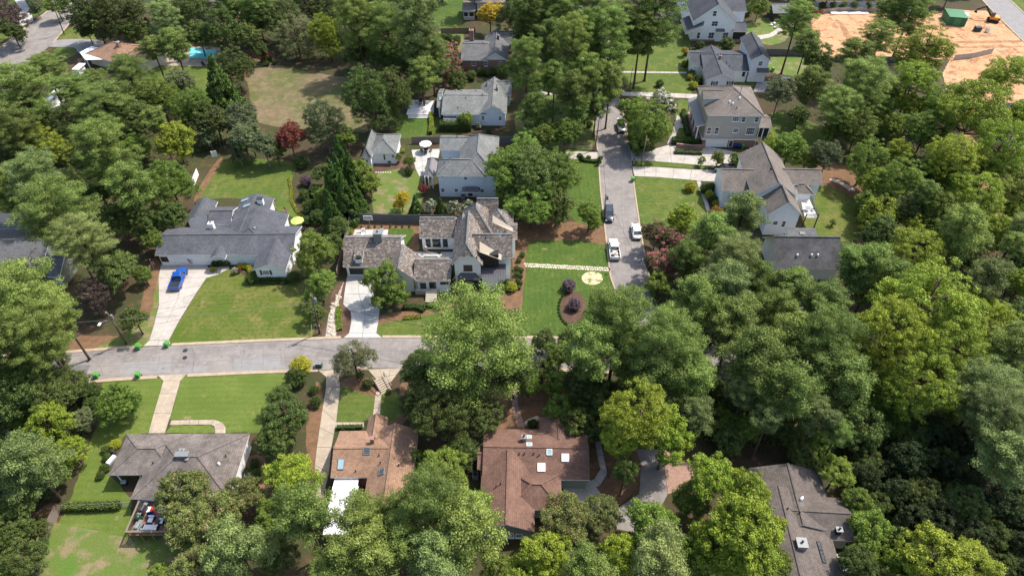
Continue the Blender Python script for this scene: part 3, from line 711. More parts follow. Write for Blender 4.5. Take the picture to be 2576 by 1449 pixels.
# --- long grey house with the blue pickup ---
h = House('long low white house with grey-blue shingle roof behind the blue pickup', 1.0, (600, 620), 'white_wall', 'r_grey')
h.wing((389,642), (650,570), 3, 'gx', 1.5)                 # garage range
h.wing((465,558), (548,507), 3, 'gy', 1.2)
h.wing((560,605), (690,499), 3, 'gy', 1.35)
h.wing((600,642), (760,568.5), 3, 'gx', 1.55)
h.wing((540,635), (727,538), 3, 'jy', 1.9, clip=.95)
h.wing((527,651), (588,600), 3, 'gy', .9, nowall=True)
h.wing((634,680), (748,590), 3, 'gy', 1.35)
h.wing((520,565), (600,520), 3, 'gx', 1.2)
for x0, x1 in ((438,477), (484,521)): h.open(0, 'f', x0, 645, x1, 662, 'garage')
h.open(0, 'f', 398, 645, 425, 660, 'door', frame='white', glass='dark')
h.open(6, 'f', 660, 680, 678, 691, nx=4, ny=2, shutters='navy'); h.open(3, 'f', 595, 646, 614, 654, nx=4, ny=2, shutters='navy')
h.chimney(535,575, .9, .8, 1.3, 'white', 'white'); h.chimney(657,512,1.1,.8,1.2,'white','black',0)
for p in ((574,507),(578,500)): h.skylight(*p, .6, 1.2)
for p in ((616,504),(621,518)): h.skylight(*p, 1.0, 1.6)
h.vent((492,514),(452,544),(586,550),(485,571)); h.vent((640,575), kind='box'); h.done()
# --- main cedar house ---
h = House('white painted house with weathered cedar shake roofs and dark windows in the middle', 0, (1120, 660), 'white_brick', 'r_cedarbase', cedar=True)
h.wing((863,671), (1021,592), 2.8, 'gx', 3.3)              # 0 garage
h.wing((962,708), (1060,646), 3, 'gy', 3.1)                # 1 cross gable
h.wing((1042,707), (1139,648), 3.2, 'gx', 2.3)             # 2 entry link
h.wing((1055,599), (1150,549), 3.2, 'gx', 2.6)             # 3 back left
h.wing((1137,667), (1218,573), 5.6, 'jy', 3.9, clip=.5)    # 4 front gable
h.wing((1190,650), (1289,594), 5.6, 'gx', 3.1)             # 5 right front
h.wing((1160,590), (1240,528), 5.6, 'hy', 3.9)             # 6 tall centre hip
h.wing((1215,585), (1292,535), 5.6, 'hx', 3.0)             # 7 back right hip
h.wing((1200,545), (1254,516), 5.6, 'gx', 3.0)             # 8 rear
h.wing((1272,602), (1301,560), 5.2, 'gx', 1.2)
h.wing((1147,588), (1185,548), 5.4, 'hy', 2.0, inset=.6)   # left dormer
h.wing((889,653), (921,615), 4.3, 'sf', 1.1, inset=.2)     # shed dormer on garage
h.open(11, 'f', 895, 643, 918, 650, nx=3, ny=1, frame='black')
h.open(0, 'f', 878, 673, 940, 691, 'garage', glass='dark')
for x0, x1 in ((1071,1083), (1088,1108), (1114,1126)): h.open(3, 'f', x0, 600, x1, 620, nx=4, ny=5, frame='black')
h.open(2, 'f', 1107, 700, 1135, 714, nx=4, ny=3, frame='black'); h.open(2, 'f', 1057, 712, 1072, 725, nx=3, ny=2, frame='black'); h.open(2, 'f', 1080, 710, 1093, 730, 'door', frame='black', glass='dark')
h.open(4, 'f', 1166, 667, 1188, 681, nx=6, ny=4, frame='black'); h.open(4, 'f', 1152, 701, 1204, 721, nx=9, ny=4, frame='black')
h.open(5, 'f', 1222, 702, 1256, 716, nx=5, ny=2, frame='black'); h.open(5, 'f', 1224, 660, 1240, 672, nx=2, ny=2, frame='white')
W = h.W[4]; bx0 = h.wallhit(4,'f',1150,697).x; bx1 = h.wallhit(4,'f',1206,697).x; bz = h.wallhit(4,'f',1178,697).z
y0 = W['y0']; MB().add([(bx0,y0-.9,bz),(bx1,y0-.9,bz),(bx1-.7,y0,bz+1.1),(bx0+.7,y0,bz+1.1),(bx0,y0,bz),(bx1,y0,bz)], [(0,1,2,3),(0,3,4),(1,5,2),(0,4,5,1)]).build('bay_roof', M['dark_metal'], h.root)
h.wingl(W['x1']+.1, W['x1']+4.6, y0-1.0, y0+2.3, 3.1, 'sf', .9, 'white_brick', 'dark_metal', .15)
MB().box(W['x1']+.05, W['x1']+3.3, y0+.9, y0+2.2, 4.1, 6.9).build('balcony_recess_shade', M['dark'], h.root)  # solid near-black box stands in for the shade inside the balcony
X0 = W['x1']-.1
MB().add([(X0,y0+.9,7.6),(X0+3.9,y0+.6,5.9),(X0+3.9,y0+1.9,6.1),(X0,y0+2.6,8.6),(X0,y0+.9,7.45),(X0+3.9,y0+.6,5.75)], [(0,1,2,3),(4,5,1,0)]).build('sheathing_panel', M['sheath'], h.root)
MB().add([(X0+2.2,y0+8.2,8.5),(X0+6,y0+7.2,7.1),(X0+6,y0+8.0,7.3),(X0+2.2,y0+9.4,9.3)], [(0,1,2,3)]).build('sheathing_panel', M['sheath'], h.root)
h.chimney(952, 601, 1.5, 1.1, 1.5, 'steel', 'steel', 1); h.vent((984,653),(1222,600),(1199,651))
# entry porch: posts, stairs
q = h.loc(G(1086, 745)); W2 = h.W[2]
for x in (1046, 1097): p = h.loc(G(x, 735)); MB().box(p.x-.12, p.x+.12, p.y-.12, p.y+.12, 0, 3.0).build('porch_post', M['wood'], h.root)
for i in range(6): MB().box(q.x-1, q.x+1, q.y-1.6+i*.33, q.y-1.27+i*.33, 0, .17*(i+1)).build('step', M['stone'], h.root)
MB().box(q.x-3, q.x+1.2, q.y+.4, W2['y0']-.02, 0, 1.0).build('porch_floor', M['stone'], h.root)
h.done()
# --- pale blue two-storey house ---
h = House('pale blue two-storey house with light grey hipped roof', -1, (1175, 430), 'blue_wall', 'r_light')
h.wing((1105,378), (1200,342), 5.4, 'gx', 1.5)
h.wing((1150,443), (1256,345), 5.6, 'hy', 3.2)
h.wing((1097,443), (1226,403), 5.6, 'hx', 2.2)
h.wing((1067,443), (1102,400), 2.9, 'hy', 1.1, roof='grey_metal', nowall=True)
for x0, x1, y0, y1 in ((1108,1117,443,448),(1142,1150,443,448),(1167,1176,443,453),(1199,1207,443,448),(1109,1119,473,484),(1143,1153,474,484),(1208,1218,475,485)): h.open(2,'f',x0,y0,x1,y1,nx=1,ny=2)
h.open(2,'f',1177,482,1190,500,'door'); h.chimney(1137,392,1.1,1.0,3.0,'brick','black')
w = h.W[2]; p = h.wallhit(2,'f',1185,474); h.wingl(p.x-1.9,p.x+1.9,w['y0']-1.4,w['y0']+.2,p.z,'hx',.7,None,'dark_metal',.1,nowall=True)
for x, y in ((1071,472),(1080,474),(1090,474)): q = h.loc(G(x,y)); MB().box(q.x-.1,q.x+.1,q.y-.1,q.y+.1,0,2.9).build('porch_post',M['white'],h.root)
h.vent((1118,412),(1150,346),(1132,402)); h.done()
# --- guest house ---
h = House('small white guest house with hipped light grey roof beside the paved terrace', -1, (960, 380), 'white_wall', 'r_light')
h.wing((909,397), (953,337), 3, 'hy', 1.7); h.wing((925,386), (1009,338), 3, 'hx', 1.8)
h.open(0,'f',919,402,927,410,nx=2,ny=2); h.open(1,'f',964,388,970,403,'door'); h.open(1,'f',985,389,993,398,nx=2); h.done()
# --- light grey cottage ---
h = House('pale blue-white cottage with light grey roof, white chimney and whitewashed deck', -1, (1195, 260), 'blue_wall', 'r_light')
h.wing((1110,288), (1230,226), 3.2, 'gx', 1.8); h.wing((1203,289), (1278,215), 3.2, 'gy', 2.3); h.wing((1098,270), (1118,224), 3.1, 'gx', 1.4)
h.wing((1225,240), (1288,205), 3.2, 'gx', 2.0)
h.wing((1114,311), (1149,292), 1.9, 'sf', .8, inset=.15)
h.open(1,'f',1211,292,1219,303,nx=2); h.open(1,'f',1254,293,1262,304,nx=2); h.chimney(1182,222,1.6,1.0,1.6,'white','white')
h.skylight(1109,249,.9,1.2); h.chimney(1250,228,.5,.5,.9,'brick'); h.vent((1172,249),(1152,273),(1214,241)); h.vent((1114,228),(1147,229),(1162,229),(1199,229),kind='box')
h.done()
d = empty('deck', G(1060, 275), 0, 'whitewashed wooden deck with black table beside the light grey cottage', 'deck')
pz = [G(x, y, .7)-d.location for x, y in ((1022,288),(1090,288),(1093,254),(1033,252))]
MB().prism([(p.x,p.y) for p in pz], .5, .7).build('deck_floor', M['white_deck'], d)
for i in range(3):
    pz = [G(x, y, .5-.17*i)-d.location for x, y in ((1026,291+i*3),(1079,291+i*3),(1079,288+i*3),(1026,288+i*3))]
    MB().prism([(p.x,p.y) for p in pz], 0, .5-.17*i).build('step', M['white_deck'], d)
# --- brick cottage ---
h = House('red brick cottage with mid grey gabled roof and tall brick chimney', -1, (1220, 120), 'brick', 'r_mid')
h.wing((1159,152), (1232,102), 3, 'gx', 1.9); h.wing((1213,153), (1281,92), 3, 'gy', 2.2, wall='brick'); h.wing((1240,112), (1292,85), 3, 'gx', 2.2)
w = h.W[1]; MB().add([(w['x0']-.3,w['y0']-.03,3.05),(w['x1']+.3,w['y0']-.03,3.05),((w['x0']+w['x1'])/2,w['y0']-.03,4.95)],[(0,1,2)]).build('gable', M['white_wall'], h.root)
h.open(0,'f',1187,154,1197,166); h.open(1,'f',1217,155,1226,167); h.open(1,'f',1255,156,1264,166)
h.chimney(1187,104,1.2,1.2,3.2,'brick','brick',2); h.chimney(1253,100,.5,.5,1.2,'dark'); h.vent((1238,125),(1215,110)); h.done()
# --- beige house with screened porch top ---
h = House('beige house with screened side porch behind the golden tree', -1, (1230, 30), 'beige_wall', 'r_tan')
h.wing((1196,6), (1282,-50), 5.2, 'gx', 2.5); h.wing((1162,28), (1199,3), 3, 'gx', .9)
h.open(1,'f',1165,31,1178,43,nx=1,ny=1,glass='dark'); h.open(1,'f',1180,31,1194,43,nx=1,ny=1,glass='dark'); h.open(0,'f',1225,12,1235,22); h.done()
# --- brick house top left ---
h = House('dark red brick house with white sash windows at the upper edge of the photo', -4, (570, 20), 'brick', 'r_mid')
h.wing((500,4), (640,-60), 5.6, 'gx', 2.8); h.wing((560,6), (625,-40), 5.6, 'gy', 3)
for x, y in ((508,9),(535,10),(563,14),(599,11),(629,26)): h.open(0,'f',x-4,y-6,x+5,y+7,nx=2,ny=2)
h.done()
# --- brown hip house by pool ---
h = House('low house with brown hipped roof and flat white carport left of the pool', -28, (305, 155), 'beige_wall', 'r_lbrown')
h.wingl(-6.5, 6.5, -5.2, 6.0, 3, 'hx', 2.3); h.wingl(3.5, 12, -1.5, 6.5, 3, 'hx', 1.6)
h.chimney(300,118,.8,.8,1.3,'brick','grey_canvas'); h.vent((297,138),kind='box')
h.solid('carport_roof', 'membrane', [(200,132),(230,117),(272,124),(262,150),(215,151)], 2.9, 2.7)
for x, y in ((205,136),(218,152),(232,122)):
    q = h.loc(G(x, y, 2.7)); MB().box(q.x-.1,q.x+.1,q.y-.1,q.y+.1,0,2.7).build('carport_post', M['white'], h.root)
h.done()
# --- left edge grey house ---
h = House('grey-brown shingled house with dark metal roof strips at the left edge', 0, (90, 700), 'sage_wall', 'r_mid')
h.wing((-150,697), (187,572), 3.0, 'gx', 2.8); h.wing((40,716), (118,640), 3.0, 'hy', 2.4); h.wing((118,697),(196,630),3,'gx',1.8)
h.wing((-150,575), (90,545), 3.4, 'sf', .8, roof='dark_metal'); h.wing((-60,655),(42,618),4.2,'sf',1.0, roof='dark_metal', inset=.1)
h.open(2,'f',140,701,165,710,nx=3); h.vent((57,660),(45,668),(90,685)); h.done()
h = House('tiny brown-roofed shed at the far left edge above the grey-brown house', 0, (5, 585), 'beige_wall', 'r_tan', name='shed', cat='shed')
h.wing((-40,583),(20,556),2.4,'gx',1.0); h.done()
# --- lower-left hip house ---
h = House('hip-roofed house with weathered brown-grey shingles and wooden deck in the lower left', 0.4, (455, 1190), 'white_wall', 'r_old')
h.wing((273,1194), (480,1091), 3, 'hx', 1.5, nowall=True); h.wing((328,1254), (628,1090), 3, 'hx', 2.2)
a, b = h.W[0], h.W[1]; MB().box(a['x0']+1.6, b['x0']+1, a['y0']+1.8, a['y1'], 0, 2.95).build('wall', M['white_wall'], h.root)
for x, y in ((a['x0']+.1, a['y0']+.1), (a['x0']+.1, a['y0']+5), (b['x0']-.6, a['y0']+.1)): MB().box(x, x+.15, y, y+.15, 0, 3).build('carport_post', M['white'], h.root)
h.chimney(460,1147,1.8,.7,.45,'steel','steel',0); h.vent((453,1133),(461,1133),(470,1156),kind='box'); h.vent((386,1166),(569,1148),(550,1168),(357,1199)); h.vent((551,1168),kind='white')
for pts in (((343,1165),(360,1164),(360,1177),(344,1177)), ((358,1241),(374,1240),(372,1250),(356,1250))):
    ps = [h.hit(x, y) for x, y in pts]
    if all(ps): MB().poly([p[0]+p[1]*.03 for p in ps]).build('roof_patch', M['r_tan'], h.root)
h.open(1,'f',358,1258,400,1272,'door',glass='glass_blue'); h.done()
# --- light brown roofed house ---
h = House('long light brown shingled roof with white flat annexe in the lower middle', 0.3, (940, 1200), 'brick', 'r_lbrown')
h.wing((831,1201), (990,1083), 3, 'gx', 1.45); h.wing((903,1328), (1053,1081), 3, 'gy', 1.75); h.wing((917,1110), (976,1050), 3, 'gy', 1.2)
h.wing((812,1344), (902,1222), 3.1, 'flat', 0, roof='membrane'); h.wing((838,1222),(903,1198),2.5,'flat',0,roof='membrane')
h.wing((960,1360),(1034,1300),3,'gx',1.2)
h.chimney(938,1113,.5,.5,1.1,'brick','brick',0); h.skylight(964-0,1345,.6,.9)
h.skylight(858,1167,.9,1.5); h.skylight(923,1134,1,1,'glass'); h.skylight(961,1187,.9,.9,'glass'); h.vent((954,1146),(895,1186),(1003,1172),(957,1166)); h.done()
# --- dark brown roofed house ---
h = House('large house with dark brown shingled roof and several skylights in the lower middle', -1, (1340, 1200), 'sage_wall', 'r_brown')
h.wing((1213,1203), (1475,1082), 3, 'gx', 1.7); h.wing((1203,1335), (1344,1150), 3, 'gy', 1.9); h.wing((1358,1115), (1450,1052), 3, 'gy', 1.1); h.wing((1285,1281), (1411,1190), 3, 'hx', 1.9)
h.wing((1200,1180),(1230,1120),3,'gx',1.0)
for x, y, a in ((1331.6,1100,.7),(1331.6,1119,.8),(1382,1137,.8),(1422,1151,1.05),(1362,1175,1.1)): h.skylight(x, y, a, a*1.05, 'glass_blue' if a < 1 else 'canvas', 'white')
h.chimney(1318,1108,.6,.6,.9,'steel','steel'); h.vent((1306,1143),(1319,1143),(1342,1143),(1356,1146),(1248,1225),(1259,1218))
h.open(1,'f',1258,1340,1275,1350,nx=2); h.open(1,'f',1277,1340,1292,1351,nx=3); h.open(1,'f',1297,1342,1314,1351,nx=2); h.open(1,'f',1254,1358,1290,1370,nx=4,glass='dark'); h.open(1,'f',1310,1360,1325,1372,nx=1,glass='dark'); h.done()
# --- bottom right ---
h = House('grey-brown shingled house with row of skylights in the lower right', -3.5, (2030, 1300), 'beige_wall', 'r_gb')
h.wing((1918,1330), (2062,1186), 3, 'gy', 1.7); h.wing((1995,1352), (2114,1252), 3, 'gx', 1.6); h.wing((1900,1560), (2062,1245), 3, 'gy', 1.9)
h.wing((2010,1560), (2150,1440), 3, 'gx', 1.6)
h.chimney(2013,1372,1.2,1.2,.8,'steel','steel'); h.chimney(2107,1338,.7,.6,.7,'dark','steel')
for i in range(5): h.skylight(2060+i*2.8, 1370+i*9.5, .8, .55, 'glass', 'black')
h.vent((2014,1257),(2017,1254),kind='white'); h.vent((2011,1290),(1981,1280)); h.done()
# --- tan 3 storey ---
h = House('tan three-storey house with hipped brown-grey roof, brick garage base and side porch', -1.5, (1840, 340), 'tan_wall', 'r_tan')
h.wing((1779,290), (1889,219), 8.6, 'hx', 3.6); h.wingl(h.W[0]['x0']-.43,h.W[0]['x1']+.43,h.W[0]['y0']-.43,h.W[0]['y1']+.43,2.4,'flat',0,'brick','tan_wall',.4,nowall=True)
w = h.W[0]; MB().box(w['x0']-.04,w['x1']+.04,w['y0']-.04,w['y1']+.04,0,2.3).build('wall', M['brick'], h.root)
h.wing((1752,319), (1760,250), 4.9, 'sl', 1.0, roof='grey_metal', nowall=True); h.wing((1905,321), (1927,288), 5.2, 'gx', 1.0, nowall=True)
p = h.W[3]; 
for x in (p['x0']+.3, (p['x0']+p['x1'])/2, p['x1']): 
    for y in (p['y0'], p['y1']): MB().box(x-.1, x+.1, y-.1, y+.1, 0, 5.1).build('porch_post', M['white'], h.root)
MB().box(p['x0'],p['x1'],p['y0'],p['y1'],2.3,2.5).build('porch_floor', M['wood'], h.root); MB().box(p['x0']+.1,p['x1']-.1,p['y0']+.1,p['y1']-.1,2.5,5.0).build('porch_screen', M['dark'], h.root)
p = h.W[2]
for i in range(5): y = p['y0']+(p['y1']-p['y0'])*i/4; MB().box(p['x0'],p['x0']+.25,y-.12,y+.12,0,4.8).build('porch_post', M['white'], h.root)
MB().box(p['x0'],p['x1'],p['y0'],p['y1'],0,1.6).build('porch_floor', M['brick'], h.root)
for x0,x1,y0,y1,nx in ((1842.5,1859,294,306,3),(1865,1876,295,308,1),(1898,1909,295,308,1),(1778,1789,321,338,1),(1797,1808,321,338,1),(1844,1858,323,334,3),(1877,1898,321,339,4)): h.open(0,'f',x0,y0,x1,y1,nx=nx,ny=2)
for i in range(7): h.open(0,'l',1762+i*2.6,244+i*8,1764+i*2.6,252+i*8.2,nx=1,ny=2,frame='black')
h.open(1,'f',1774,353,1830,370,'garage'); h.open(1,'f',1833,354,1843,372,'door')
r = h.hit(1800,243)[0]; h.wingl(r.x-3.2,r.x+1.5,r.y-1.8,r.y+1.8,r.z+.5,'gx',1.1,inset=.2,z0=r.z-2)
h.vent((1835,258),(1843,263),(1860,249),kind='white'); h.vent((1853,274),(1866,222)); MB().tube(h.hit(1861,240)[0], h.hit(1861,240)[0]+Vector((0,0,1.8)), .06).build('flue', M['steel'], h.root); h.done()
# --- brown-grey gabled house ---
h = House('white house with long brown-grey gabled roofs and raised white deck on its right', -2.3, (1930, 480), 'white_wall', 'r_tan')
h.wing((1893,493), (1962,392), 6.0, 'gy', 3.3); h.wing((1931,540), (1975,440), 5.4, 'gy', 3.2); h.wing((1960,463), (2050,425), 5.2, 'gx', 1.8); h.wing((1816,480), (1910,426), 4.6, 'gx', 2.6)
h.wing((2008,488),(2036,464),4.6,'hx',1.2); h.wing((1838,500),(1884,472),3.4,'sf',.9,roof='pale_metal',nowall=True); h.wing((1812,455),(1832,425),3.8,'gx',1.0)
for x0,x1,y0,y1 in ((1944,1957,556,566),(1966,1976,556,571),(2002,2013,556,571),(1969,1976,586,592)): h.open(1,'f',x0,y0,x1,y1,nx=1,ny=2)
for i in range(0): h.open(0,'l',1873+i*5,462+i*10,1876+i*5,472+i*10,nx=1)
h.vent((1938,427),(1940,429),(1990,515),(2005,528)); h.done()
d = empty('raised_deck', G(2040, 560), R(-2.3), 'raised white deck on dark posts right of the white gabled house', 'deck')
Pd = [G(x, y, 2.8)-d.location for x, y in ((2026,548),(2057,548),(2034,497),(2013,497))]; Pd = [Matrix.Rotation(R(2.3),4,'Z') @ p for p in Pd]
MB().prism([(p.x,p.y) for p in Pd], 2.6, 2.8).build('deck_floor', M['white_deck'], d)
for i, p in enumerate(Pd): MB().box(p.x-.09,p.x+.09,p.y-.09,p.y+.09,0,3.8).build('post', M['black'], d)
for a, b in ((0,1),(1,2)):
    A, B = Vector((Pd[a].x,Pd[a].y,3.7)), Vector((Pd[b].x,Pd[b].y,3.7)); MB().bar(A,B,.08).build('rail', M['black'], d); bb = MB()
    for i in range(1,30): c = A.lerp(B,i/30); bb.bar(c-Vector((0,0,.85)),c,.03)
    bb.build('balusters', M['black'], d, kind='stuff')
# --- plain dark roof ---
h = House('wide plain dark grey shingled roof with three small white vents', -1.2, (2030, 650), 'white_wall', 'r_dark')
h.wing((1948,676), (2078,599), 3, 'gx', 4.0); h.wing((1985,612), (2048,583), 5.0, 'sf', .9, roof='r_mid')
h.vent((2005,644),(2041,644),(2056.5,644),kind='white'); h.skylight(2018,587,.9,.6,'glass'); h.done()
h = House('little grey roof just showing between the pines left of the right-hand wood', 8, (2010, 800), 'white_wall', 'r_light', name='garage', cat='garage')
h.wing((1984,800),(2042,775),3,'gx',1.2); h.done()
# --- tall white gabled ---
h = House('tall white gabled house with screened porch near the upper edge', -1.5, (1800, 90), 'white_wall', 'r_slate')
h.wing((1744,54), (1797,-60), 6.2, 'gy', 4.9); h.wing((1800,30), (1852,-20), 6.2, 'gx', 2.6); h.wing((1725,86),(1752,50),3.4,'sl',2.4, nowall=True); h.wing((1842,80),(1868,55),3.4,'gx',1.2,nowall=True)
for x0,x1,y0,y1,nx in ((1793,1803,28,42,1),(1766,1772,53,63,1),(1790,1806,54,67,2),(1753,1761,82,98,1),(1782,1796,82,98,2),(1818,1832,82,98,2)): h.open(0,'f',x0,y0,x1,y1,nx=nx,ny=2)
h.open(0,'f',1799,82,1818,107,'door',glass='white_wall'); q = h.wallhit(0,'f',1811,78); h.wingl(q.x-1.3,q.x+1.3,h.W[0]['y0']-1,h.W[0]['y0'],q.z,'sf',.6,roof='dark_metal',nowall=True)
p = h.W[3]; MB().box(p['x0'],p['x1'],p['y0'],p['y1'],.9,3.2).build('porch_screen', M['dark'], h.root); MB().box(p['x0']-.1,p['x1']+.1,p['y0']-.1,p['y1']+.1,0,.9).build('porch_base', M['brick'], h.root)
for x in (p['x0']-.05,p['x1']+.05): MB().box(x-.12,x+.12,p['y0']-.12,p['y0']+.12,.9,3.4).build('porch_post', M['white'], h.root)
w = h.W[0]; MB().box(w['x0']-.03,w['x1']+.03,w['y0']-.03,w['y0']+.2,0,.6).build('foundation', M['brick'], h.root); h.done()
# --- white slate-roofed house with tall wing ---
h = House('white cottage with slate-grey roofs, black shutters and tall garage wing', -2.3, (1840, 180), 'white_wall', 'r_slate')
h.wing((1776,202), (1822,130), 3.3, 'gy', 1.8); h.wing((1770,178), (1862,128), 3.3, 'gx', 1.7); h.wing((1739,166), (1790,128), 3.3, 'gx', 1.5); h.wing((1889,153), (1911,96), 6.2, 'gy', 1.7)
h.open(0,'f',1793,205,1801,216,nx=2,shutters='navy'); h.open(0,'f',1832,205,1840,216,nx=2,shutters='navy'); h.open(3,'f',1908,155,1918,166,nx=2); h.open(3,'f',1902,180,1930,202,'garage'); h.open(1,'f',1866,180,1875,194,'door',glass='dark')
w = h.W[3]; q = h.wallhit(3,'f',1918,180); h.wingl(q.x-1.75,q.x+1.5,w['y0']-1.0,w['y0']-.02,q.z,'sf',.9,roof='dark_metal',nowall=True)
h.chimney(1810,150,.5,.5,1,'brick'); h.vent((1828,160),(1835,168),(1880,145)); h.done()
# --- edge houses ---
h = House('half-timbered white house just showing at the right edge', 8, (2590, 320), 'white_wall', 'r_slate')
h.wing((2556,330),(2660,250),5,'gx',3)
for i in range(4): W = h.W[0]; MB().box(W['x0']-.1,W['x0']+.02,W['y0']+i*2,W['y0']+i*2+.25,0,5).build('timber', M['black'], h.root)
h.done()
h = House('small open-sided grey-roofed pavilion left of the dirt site', 0, (1955, 35), 'dark', 'r_light', name='pavilion', cat='pavilion')
h.wing((1945,33),(1982,12),3,'gx',1.5); h.done()
h = House('white flat-roofed building mostly hidden under the upper left pines', -5, (120, 240), 'white_wall', 'membrane')
h.wing((88,285),(150,215),3,'flat',0); h.done()
h = House('white awning roof between pines left of the brown hip roof', -5, (200, 165), 'white_wall', 'membrane', name='shed', cat='shed')
h.wing((180,175),(215,160),2.4,'flat',0); h.done()
h = House('grey roof corner cut off by the left edge above the lower left wood', 0, (0, 1080), 'white_wall', 'r_light')
h.wing((-60,1085),(14,1055),3,'gx',1); h.done()

# ---------------- fences and walls ----------------
def fence(name, pts, hgt, mat, label, cat='fence', bay=2.4, boards=0, th=.06, postmat=None, open_=0):
    w = [G(*p) for p in pts]; root = empty(name, w[0], 0, label, cat)
    w = [p-w[0] for p in w]
    for a, b in zip(w, w[1:]):
        L = (b-a).length; n = max(1, round(L/bay))
        for i in range(n):
            p, q = a.lerp(b, i/n), a.lerp(b, (i+1)/n)
            MB().box(p.x-.07, p.x+.07, p.y-.07, p.y+.07, 0, hgt+.08).build('post', M[postmat or mat], root)
            if boards:
                for k in range(boards):
                    z = (k+.5)*hgt/boards; MB().bar(p+Vector((0,0,z)), q+Vector((0,0,z)), th, hgt/boards-(.02 if not open_ else hgt/boards*.5)).build('board', M[mat], root)
            else: MB().bar(p+Vector((0,0,hgt/2)), q+Vector((0,0,hgt/2)), th, hgt).build('panel', M[mat], root)
    return root
fence('board_fence', [(884,559),(960,561),(1060,563),(1190,566)], 2.3, 'greywood', 'tall dark grey board fence behind the basketball hoop', boards=7)
fence('board_fence', [(884,559),(862,650),(850,700)], 2.0, 'fencewood', 'brown board fence along the left side of the cedar-roofed garage', boards=0)
fence('board_fence', [(1037,362),(1110,361)], 1.9, 'fencewood', 'brown board fence behind the white umbrella terrace')
fence('board_fence', [(1255,362),(1300,362)], 1.9, 'greywood', 'short dark fence right of the pale blue two-storey house')
fence('board_fence', [(1110,86),(1196,84)], 1.7, 'fencewood', 'brown fence between the light green lawn and the brick cottage')
fence('board_fence', [(150,1290),(120,1350),(95,1400)], 1.8, 'fencewood', 'grey wooden fence at the lower left beside the bare path')
fence('retaining_wall', [(1925,140),(2060,144)], 2.0, 'greywood', 'long dark grey fence below the white patio chairs', boards=4)
fence('retaining_wall', [(2098,156),(2265,158)], 1.7, 'greywood', 'dark retaining wall along the lower edge of the dirt site', 'wall', boards=3)
fence('retaining_wall', [(2398,152),(2440,148),(2495,135)], 1.6, 'tan_wall', 'stepped block retaining wall right of the bright green tree', 'wall')
fence('retaining_wall', [(2062,36),(2100,31),(2140,30),(2205,31)], 1.4, 'concrete_old', 'low stepped concrete wall at the back of the dirt site', 'wall')
fence('fence', [(2000,20),(2120,19),(2290,20)], 1.8, 'white', 'long pale fence behind the row of evergreens at the top', boards=0)
fence('rail_fence', [(1422,374),(1500,380)], 1.1, 'fencewood', 'low brown split rail fence left of the street by the driveway', boards=3, open_=1)
fence('fence', [(535,396),(548,393)], 1.5, 'white', 'white fence panel at the top corner of the left back lawn')
fence('fence', [(488,470),(500,440)], 1.7, 'white', 'white fence panel left of the left back lawn')
fence('brick_wall', [(440,116),(560,118)], 1.2, 'brick', 'brick garden wall behind the swimming pool', 'wall')
root = empty('chain_link_fence', G(148,1283), 0, 'chain link fence crossing the lower left lawn', 'fence'); mesh_ = MB()
A, B = Vector((0,0,0)), G(335,1274)-G(148,1283)
for i in range(8): c = A.lerp(B, i/7); MB().tube(c, c+Vector((0,0,1.2)), .03).build('post', M['steel'], root)
MB().bar(A+Vector((0,0,1.2)), B+Vector((0,0,1.2)), .05).build('rail', M['steel'], root)
for i in range(90): c = A.lerp(B, i/90); e = A.lerp(B, min(1,(i+3)/90)); mesh_.bar(c, e+Vector((0,0,1.15)), .012); mesh_.bar(e, c+Vector((0,0,1.15)), .012)
mesh_.build('wire_mesh', M['steel'], root, kind='stuff')
root = empty('garden_wall', G(1795,376), 0, 'curved red brick retaining wall beside the tan house garage', 'wall'); ww = MB()
pp = [G(x,y)-G(1795,376) for x, y in ((1700,372),(1740,377),(1765,376),(1776,366),(1777,352))]
for a, b in zip(pp, pp[1:]): ww.bar(a+Vector((0,0,.6)), b+Vector((0,0,.6)), .35, 1.2)
ww.build('brickwork', M['brick'], root)

